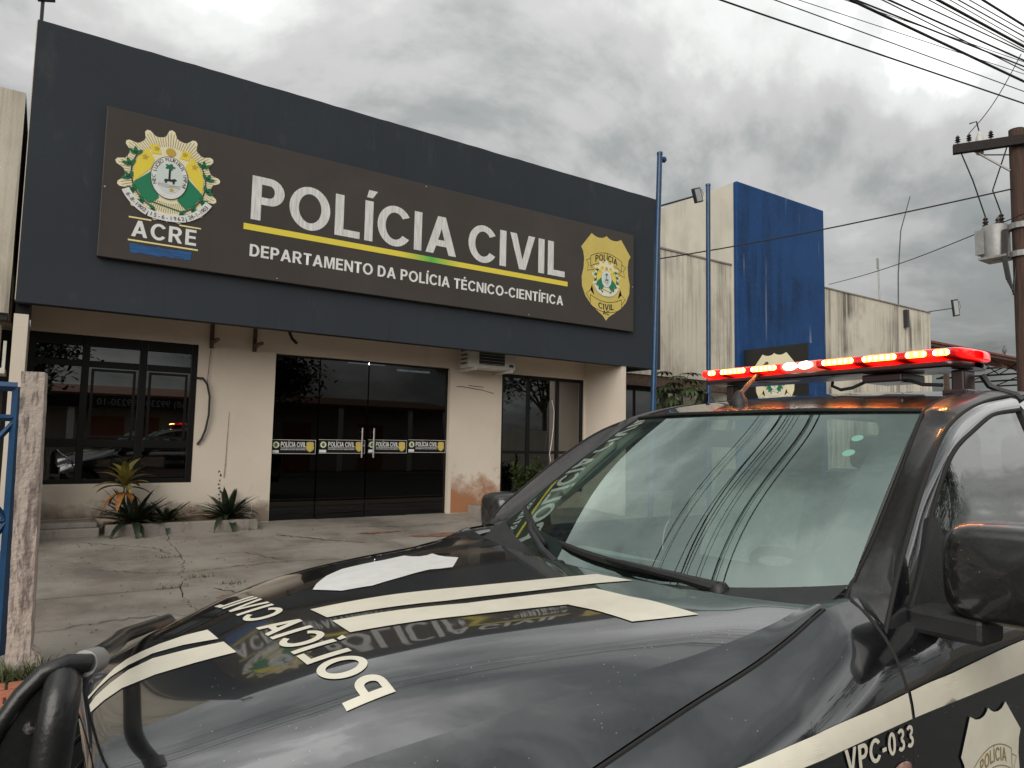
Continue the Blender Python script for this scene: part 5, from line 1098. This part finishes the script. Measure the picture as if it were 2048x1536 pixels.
for sg in (NEAR, FAR):
    part('pillar', B().grid(strip(S_, G_, sg, 60, 8, .012), 0, sg < 0), M['pillar_paint'])
    part('seam', B().tube([(S_(i/50)[0], Y_(sg, S_(i/50)[1]), S_(i/50)[2]+.001) for i in range(51)], .005, 6), M['rubber'])
    part('roof_seam', B().tube([(G_(i/50)[0], Y_(sg, G_(i/50)[1]+.002), G_(i/50)[2]) for i in range(51)], .005, 6), M['rubber'])
    d = doors[sg, 'front_door']
    part('window_frame', B().grid(strip(GD, W2, sg, 44, 6, .008, .0, 1), 0, sg < 0), M['paint'], d)
    part('window_seal', B().tube([(W2(i/40)[0], Y_(sg, W2(i/40)[1]+.001), W2(i/40)[2]) for i in range(41)], .006, 6), M['rubber'], d)
    rows = []
    for i in range(25):
        t = i/24; a = W2(t); b_ = (a[0]+.03*t, .793, 1.145); rows.append([(a[0]+(b_[0]-a[0])*j/6, Y_(sg, a[1]+(b_[1]-a[1])*j/6+.008*math.sin(math.pi*j/6)-.006), a[2]+(b_[2]-a[2])*j/6) for j in range(7)])
    part('window_glass', B().grid(rows, 0, sg < 0), M['side_glass'], d)
    part('belt_seal', B().tube([(1.60, Y_(sg, .80), 1.15), (2.54, Y_(sg, .803), 1.158)], .009, 6), M['rubber'], d)
    q = [(2.5, .686, 1.633), (2.535, .80, 1.155), (2.62, .80, 1.157), (2.60, .684, 1.638)]
    part('window_post', B().add([(a, Y_(sg, v), z) for a, v, z in q]+[(a, Y_(sg, v-.03), z) for a, v, z in q], [(0, 1, 2, 3), (4, 7, 6, 5), (0, 4, 5, 1), (2, 6, 7, 3)]), M['trim'], d, False)
    rd = doors[sg, 'rear_door']
    q = [(2.53, .652, 1.678), (2.9, .648, 1.69), (3.4, .655, 1.67), (3.42, .795, 1.16), (3.22, .797, 1.16), (3.15, .684, 1.628), (2.62, .682, 1.638), (2.53, .683, 1.634)]
    part('window_frame', B().add([(a, Y_(sg, v), z) for a, v, z in q], [(0, 1, 6, 7), (1, 2, 5, 6), (2, 3, 4, 5)]), M['paint'], rd, False)
    q = [(2.60, .68, 1.638), (3.15, .68, 1.628), (3.22, .793, 1.15), (2.62, .793, 1.15)]
    part('window_glass', B().add([(a, Y_(sg, v), z) for a, v, z in q], [(0, 1, 2, 3)]), M['side_glass'], rd, False)
    # mirror on its sail
    mr_ = empty('side_mirror', (1.62, Y_(sg, .86), 1.16), truck)
    sq = [(1.755, .768, 1.345), (1.56, .803, 1.16), (1.575, .81, 1.14), (1.80, .812, 1.142), (1.815, .805, 1.16)]
    part('sail', B().add([(a, Y_(sg, v+.012), z) for a, v, z in sq]+[(a, Y_(sg, v-.012), z) for a, v, z in sq], [(0, 1, 2, 3, 4), (9, 8, 7, 6, 5)]+[(i, (i+1) % 5, (i+1) % 5+5, i+5) for i in range(5)]), M['trim'], mr_, False)
    part('stalk', B().box(1.56, 1.66, min(Y_(sg, .80), Y_(sg, .95)), max(Y_(sg, .80), Y_(sg, .95)), 1.115, 1.17, 0, .012), M['trim'], mr_, False)
    rows = []
    for dx, k, kk in ((-.075, .02, .3), (-.072, .55, .72), (-.06, .80, .86), (-.035, .93, .95), (0, 1, 1), (.05, 1, 1), (.075, .97, .97)):
        r_ = []
        for j in range(41):
            a = 2*math.pi*j/40; c, s = math.cos(a), math.sin(a); ex = 2/4.2
            v = (.99 if sg < 0 else .935)+(.128 if sg < 0 else .10)*k*math.copysign(abs(c)**ex, c); z = (1.258 if sg < 0 else 1.205)+(.102 if sg < 0 else .085)*kk*(k if k < .1 else 1)*math.copysign(abs(s)**ex, s); r_.append(((1.615 if sg < 0 else 1.66)+dx+.03*(v-.99), Y_(sg, v), z))
        rows.append(r_)
    part('housing', B().grid(rows, 0, sg > 0), M['mirror_paint'], mr_)
    part('mirror_glass', B().box(1.685, 1.69, min(Y_(sg, .86), Y_(sg, 1.01)), max(Y_(sg, .86), Y_(sg, 1.01)), 1.185, 1.27), M['chrome'], mr_, False)
# --- roof
rz = pchip([1.985, 2.15, 2.3, 2.5, 2.8, 3.1, 3.4, 3.6], [1.617, 1.655, 1.685, 1.71, 1.728, 1.728, 1.715, 1.68])
rows = []
for i in range(41):
    x = 1.992+(3.45-1.992)*i/40; r_ = []
    for j in range(31):
        s = -1+2*j/30; X = x+.125*s*s*(1-i/40)
        ve = float(np.interp(X, [2.05, 2.12, 2.3, 2.5, 2.9, 3.4], [.578, .580, .563, .555, .55, .548])); ze = float(np.interp(X, [2.05, 2.12, 2.3, 2.5, 2.9, 3.4], [1.597, 1.616, 1.665, 1.693, 1.707, 1.691]))
        r_.append((X, YC+s*ve, rz(X)+(ze-rz(X))*abs(s)**2.4+.002))
    rows.append(r_)
part('roof', B().grid(rows), M['paint'])
part('windshield_seal', B().tube([(p[0]-.004, p[1], p[2]+.001) for p in rows[0]], .006, 6), M['rubber'])
part('rear_window', B().add([(3.45, YC-.55, 1.69), (3.45, YC+.55, 1.69), (3.56, YC+.68, 1.16), (3.56, YC-.68, 1.16)], [(0, 1, 2, 3)]), M['side_glass'], truck, False)
part('cab_rear', B().box(3.44, 3.52, YC-.79, YC+.79, .87, 1.158), M['paint'], truck, False)
for sg in (NEAR, FAR): part('rear_pillar', B().add([(3.40, Y_(sg, .655), 1.672), (3.45, Y_(sg, .55), 1.69), (3.56, Y_(sg, .68), 1.155), (3.42, Y_(sg, .797), 1.155)], [(0, 1, 2, 3)]), M['paint'], truck, False)
# --- cowl and wipers
rows = []
for i in range(7):
    t = i/6; r_ = []
    for j in range(31):
        s = -1+2*j/30; a = hood_pt(1, s); b_ = ws_pt(s*.999, .02, .006); r_.append((a[0]+.01+(b_[0]-a[0]-.01)*t, a[1]+(b_[1]-a[1])*t, a[2]-.028+(b_[2]-a[2]+.028)*t))
    rows.append(r_)
part('cowl', B().grid(rows), M['trim'])
for sg in (NEAR, FAR):
    rows = []
    for i in range(9):
        X = 1.372+(1.53-1.372)*i/8; v0 = .66+.03*i/8; z0 = 1.158+.02*i/8; v1, z1 = top_of(X); rows.append([(X, Y_(sg, v0+(v1-.003-v0)*j/6), z0+(z1-.004-z0)*math.sin(math.pi/2*j/6)) for j in range(7)])
    part('cowl_corner', B().grid(rows, 0, sg > 0), M['paint'])
def wiper(s0, t0, s1, t1, sa, ta):
    w_ = empty('wiper', ws_pt(sa, ta, .02), truck)
    P = lambda s, t, o=.02: ws_pt(s, t, o)
    part('blade', B().tube([P(s0+(s1-s0)*k/8, t0+(t1-t0)*k/8, .012) for k in range(9)], [.006, .010, .011, .012, .012, .012, .011, .010, .006], 6), M['rubber'], w_)
    m0 = ((s0+s1)/2, (t0+t1)/2); part('arm', B().tube([P(sa, ta, .02), P(sa*.75+m0[0]*.25, ta*.8+m0[1]*.2, .038), P(sa*.25+m0[0]*.75, ta*.3+m0[1]*.7, .036), P(m0[0], m0[1], .018)], [.017, .012, .009, .006], 8), M['trim'], w_)
    part('pivot_cap', B().lathe([(.026, -.02), (.026, .01), (.018, .02), (.001, .022)], P(sa, ta, .01), 'z', 14), M['trim'], w_)
wiper(-.45, .055, .30, .10, -.62, .0); wiper(.40, .07, .93, .15, .18, .0)
# --- cabin
part('dashboard', B().box(1.56, 1.86, YC-.62, YC+.62, .98, 1.10, 0, .04).box(1.50, 1.7, YC-.55, YC+.55, 1.02, 1.075, 0, .02), M['cabin'])
sw = B(); c0 = np.array((1.93, 1.25, 1.10)); ax = np.array((.42, 0, .9)); 
sw.tube([tuple(c0+.185*(math.cos(a)*np.array((0, 1, 0))+math.sin(a)*np.array((-.82, 0, .57)))) for a in [2*math.pi*k/28 for k in range(29)]], .014, 8, cap=False)
for a in (.3, 2.84, 4.71): sw.tube([tuple(c0), tuple(c0+.18*(math.cos(a)*np.array((0, 1, 0))+math.sin(a)*np.array((-.82, 0, .57))))], .014, 6)
sw.lathe([(.001, .02), (.06, .015), (.06, -.02)], tuple(c0), 'x', 16); part('steering_wheel', sw, M['trim'])
for yc_, dx in ((1.25, 0), (1.95, 0), (1.25, .85), (1.95, .85)):
    st_ = empty('seat', (2.3+dx, yc_, .5), truck)
    part('cushion', B().box(2.05+dx, 2.52+dx, yc_-.24, yc_+.24, .72, .90, 0, .05), M['seat'], st_)
    q = [(2.44, .88), (2.56, .88), (2.74, 1.36), (2.70, 1.40), (2.62, 1.38)]; part('backrest', B().prism([(a+dx, z) for a, z in q], 'y', yc_-.23, yc_+.23), M['seat'], st_, False)
    part('headrest', B().box(2.66+dx, 2.76+dx, yc_-.13, yc_+.13, 1.40, 1.58, 0, .04), M['seat'], st_)
part('headliner', B().grid([[(p[0]+.02, YC+(p[1]-YC)*.97, p[2]-.03) for p in r_] for r_ in rows_] if (rows_ := [[(2.06+1.35*i/10, YC-.55+1.1*j/10, rz(2.06+1.35*i/10)-.03*abs(-1+.2*j)**2.4) for j in range(11)] for i in range(11)]) else None), M['cabin_light'])
part('rear_view_mirror', B().box(1.96, 1.985, YC-.12, YC+.12, 1.50, 1.56, 0, .01).tube([(1.97, YC, 1.55), (2.0, YC, 1.61)], .008, 6), M['trim'])
part('grab_handle', B().tube([(1.72, YC+.60, 1.30), (1.70, YC+.565, 1.31), (1.80, YC+.545, 1.40), (1.92, YC+.53, 1.49), (1.95, YC+.555, 1.505)], .014, 8), M['cabin'])
for sg in (NEAR, FAR): part('inner_pillar', B().tube([(S_(t)[0]+.03, Y_(sg, S_(t)[1]-.02), S_(t)[2]-.025) for t in [i*.035 for i in range(13)]], .03, 8), M['cabin'])
# --- aerial
an = empty('aerial', (2.19, 1.72, 1.66), truck)
part('base', B().lathe([(.034, -.012), (.034, .004), (.026, .02), (.017, .035), (.012, .045), (.001, .047)], (2.19, 1.72, 1.668), 'z', 16), M['trim'], an)
part('rod', B().tube([(2.195, 1.72, 1.70), (2.47, 1.80, 1.85)], [.009, .007], 8), M['trim'], an)
# --- light bar
lb = empty('light_bar', (2.49, YC, 1.74), truck)
def barpt(y, a, rx, z0, z1, yc_=1.545, hl=.525):
    k = max(0, (abs(y-yc_)-(hl-.035))/.035); sh = math.sqrt(max(0, 1-min(1, k)**2.4)); c, s = math.cos(a), math.sin(a); ex = 2/4.
    return (2.49+rx*(.25+.75*sh)*math.copysign(abs(c)**ex, c), y, (z0+z1)/2+(z1-z0)/2*(.62+.38*sh)*math.copysign(abs(s)**ex, s))
ys_ = [1.545-.525+1.05*(.5-.5*math.cos(math.pi*i/40)) for i in range(41)]
part('lens', B().grid([[barpt(y, 2*math.pi*j/32, .135, 1.794, 1.833) for j in range(33)] for y in ys_]), M['led_red'], lb)
part('base', B().grid([[barpt(y, 2*math.pi*j/24, .125, 1.766, 1.793, hl=.515) for j in range(25)] for y in ys_]), M['bar_base'], lb)
part('white_lens', B().grid([[tuple(np.array(barpt(1.505+.15*i/6, 2*math.pi*j/32, .1362, 1.793, 1.834))) for j in range(33)] for i in range(7)]), M['white_lens'], lb)
MODS = [(1.045, 1.10, 3), (1.112, 1.188, 3), (1.209, 1.334, 6), (1.358, 1.485, 6), (1.515, 1.645, 0), (1.67, 1.795, 6), (1.815, 1.948, 6), (1.967, 2.012, 2)]
for y0, y1, nd in MODS:
    bb = B(); xf = barpt((y0+y1)/2, math.pi, .135, 1.794, 1.833)[0]-.0012
    xa, xb = barpt(y0, math.pi, .135, 1.794, 1.833)[0]-.0012, barpt(y1, math.pi, .135, 1.794, 1.833)[0]-.0012
    X_ = lambda y: xa+(xb-xa)*(y-y0)/(y1-y0)
    if nd:
        lp = rrect(y0+.004, y1-.004, 1.8035, 1.8235, .010, .010, 4); V, F = tess([lp]); bb.add([(X_(y), y, z) for y, z in V], F, 0)
        for k in range(nd):
            y = y0+(y1-y0)*(k+.5)/nd; V, F = tess([ell(y, 1.8135, .0055, .0074, 0, 345, 12)]); bb.add([(X_(yy)-.0015, yy, z) for yy, z in V], F, 1)
        bb.build('led_module', [M['led_core'], M['led_dot']], lb)
    else:
        for k in range(2):
            y = y0+(y1-y0)*(k+.5)/2; lp = ell(y, 1.812, .030, .0145, 0, 350, 16); V, F = tess([lp]); bb.add([(xf-.003, yy, z) for yy, z in V], F, 0)
        bb.build('white_module', [M['led_white']], lb)
for sg in (NEAR, FAR):
    y = 1.515+sg*.45
    part('mount', B().box(2.44, 2.52, y-.02, y+.02, 1.69, 1.764, 0, .006).box(2.40, 2.58, y-.045, y+.03, 1.682, 1.698, 0, .004), M['bar_base'], lb, False)
    part('mount_strap', B().tube([(2.53, Y_(sg, .57), 1.75), (2.545, Y_(sg, .585), 1.715), (2.55, Y_(sg, .61), 1.70), (2.555, Y_(sg, .655), 1.683), (2.555, Y_(sg, .672), 1.665)], .011, 6), M['trim'], lb)
part('control_box', B().box(2.40, 2.56, 1.22, 1.36, 1.735, 1.764, 0, .006), M['bar_base'], lb, False)
part('wiring', B().tube([(2.42, 1.36, 1.74), (2.41, 1.40, 1.722), (2.42, 1.45, 1.718), (2.43, 1.49, 1.735), (2.45, 1.50, 1.75)], .006, 6).tube([(2.42, 1.10, 1.715), (2.41, 1.16, 1.72), (2.42, 1.20, 1.735), (2.44, 1.24, 1.74)], .006, 6), M['rubber'], lb)
# --- front end: grille, lamps, bumper
gr = empty('grille', (.12, YC, .75), truck)
part('backing', B().box(.17, .22, YC-.40, YC+.40, .60, .92), M['rubber'], gr, False)
for i in range(5): z = .64+i*.06; part('slat', B().box(.128, .165, YC-.385, YC+.385, z, z+.022, 0, .005), M['trim'], gr, False)
part('frame', B().box(.125, .17, YC-.33, YC+.33, .925, .94, 0, .006), M['grey_metal'], gr, False); part('lower_frame', B().box(.125, .17, YC-.40, YC+.40, .60, .62, 0, .006), M['grey_metal'], gr, False)
for sg in (NEAR, FAR):
    rows = []
    for i in range(15):
        X = .165+.33*i/14; z0 = .67+.05*(i/14)**2; z1 = zS(X)-.055-.02*(i/14); rows.append([(X-.003, Y_(sg, side_v(X, z0+(z1-z0)*j/8)+.016), z0+(z1-z0)*j/8) for j in range(9)])
    part('headlight', B().grid(rows, 0, sg > 0), M['headlamp'])
    sr = side_row(.16, .42); part('front_corner', B().grid([[(.16-.03*t, Y_(sg, v+(.42-v)*t), z) for v, z in sr] for t in (0, .25, .5, .75, 1)], 0, sg < 0), M['trim'])
    part('nose_filler', B().grid([[(X, Y_(sg, vEd(X)-.02+(vS(X)-vEd(X)+.02)*k/4), zS(X)-.012) for k in range(5)] for X in [.105+.03*i for i in range(6)]], 0, sg > 0), M['paint'])
part('bumper', B().grid([[(.02+.16*(abs(s)**3)+.02*math.cos(t*3), YC+.86*s, .38+.26*t) for s in [-1+.1*k for k in range(21)]] for t in [k/6 for k in range(7)]], 0, True).box(.2, .3, YC-.8, YC+.8, .4, .62), M['trim'])
# --- bull bar
bbx = empty('bull_bar', (.05, 1.3, .5), truck)
part('top_rail', B().tube([(.055, 1.30, 1.142), (.085, 1.315, 1.143), (.12, 1.50, 1.108), (.158, 1.69, 1.074), (.170, 1.76, 1.065), (.190, 1.83, 1.053), (.30, 2.2, .982), (.345, 2.34, .957), (.365, 2.40, .93), (.37, 2.42, .86)], .0165, 12), M['bar_black'], bbx)
part('sleeve', B().tube([(.076, 1.302, 1.144), (.096, 1.345, 1.136)], .0205, 14), M['grey_metal'], bbx)
for k in range(4):
    dz = -.055-.062*k; part('cross_rod', B().tube([(.04, 1.30, 1.135+dz), (.075, 1.64, 1.066+dz), (.095, 1.72, 1.055+dz), (.26, 2.3, .962+dz)], .0055, 6), M['bar_black'], bbx)
pp = [(-.10, .60), (.03, .60), (.045, 1.08), (.068, 1.13), (.03, 1.138), (0, 1.112), (-.025, 1.07), (-.06, .99), (-.09, .82)]
part('side_plate', B().prism(pp, 'y', 1.29, 1.302), M['bar_black'], bbx, False)
part('plate_tube', B().tube([(.085, 1.30, 1.145), (.055, 1.296, 1.150), (.026, 1.296, 1.141), (0, 1.296, 1.113), (-.025, 1.296, 1.072), (-.06, 1.296, .99), (-.09, 1.296, .82), (-.10, 1.296, .6)], .0138, 12), M['bar_black'], bbx)
part('main_tube', B().tube([(.050, 1.30, 1.130), (.050, 1.280, 1.120), (.047, 1.266, 1.10), (.043, 1.26, 1.06), (.039, 1.258, 1.0), (.036, 1.258, .9), (.036, 1.258, .5)], [.024, .026, .0265, .027, .027, .027, .027], 18), M['bar_black'], bbx)
for a, z in ((.012, 1.065), (.004, .985), (.0, .90)): part('bolt', B().lathe([(.009, 0), (.009, -.006), (.006, -.012), (.001, -.013)], (a, 1.29, z), 'y', 8), M['steel'], bbx)
part('far_plate', B().prism([(p[0]+.1, p[1]-.28) for p in pp], 'y', 1.94, 1.952), M['bar_black'], bbx, False)
part('lower_tube', B().tube([(-.02, 1.0, .55), (-.03, 1.6, .55), (-.02, 2.2, .55)], .035, 12), M['bar_black'], bbx)
# --- wheels
def wheel(x, sg, first=[None]):
    w_ = empty('wheel', (x, Y_(sg, .72), .365), truck)
    if first[0] is None:
        ty = B().lathe([(.23, -.10), (.32, -.125), (.352, -.115), (.365, -.08), (.365, .08), (.352, .115), (.32, .125), (.23, .10)], (x, Y_(sg, .72), .365), 'y', 40).build('tyre', M['rubber'], w_, True)
        rb = B().lathe([(.001, .03), (.05, .03), (.055, .02)], (x, Y_(sg, .72), .365), 'y', 24).lathe([(.235, -.1), (.225, -.08), (.215, 0), (.225, .08), (.235, .1)], (x, Y_(sg, .72), .365), 'y', 40)
        for k in range(6):
            a = k*math.pi/3
            for so in (-1, 1): rb.tube([(x+.04*math.cos(a), Y_(sg, .72)+so*.05, .365+.04*math.sin(a)), (x+.22*math.cos(a), Y_(sg, .72)+so*.06, .365+.22*math.sin(a))], .028, 6)
        ri = rb.build('rim', M['grey_metal'], w_, True); first[0] = (ty, ri)
    else:
        for o in first[0]: c = o.copy(); COL.objects.link(c); c.parent = w_
for x in (.85, 3.98):
    for sg in (NEAR, FAR): wheel(x, sg)
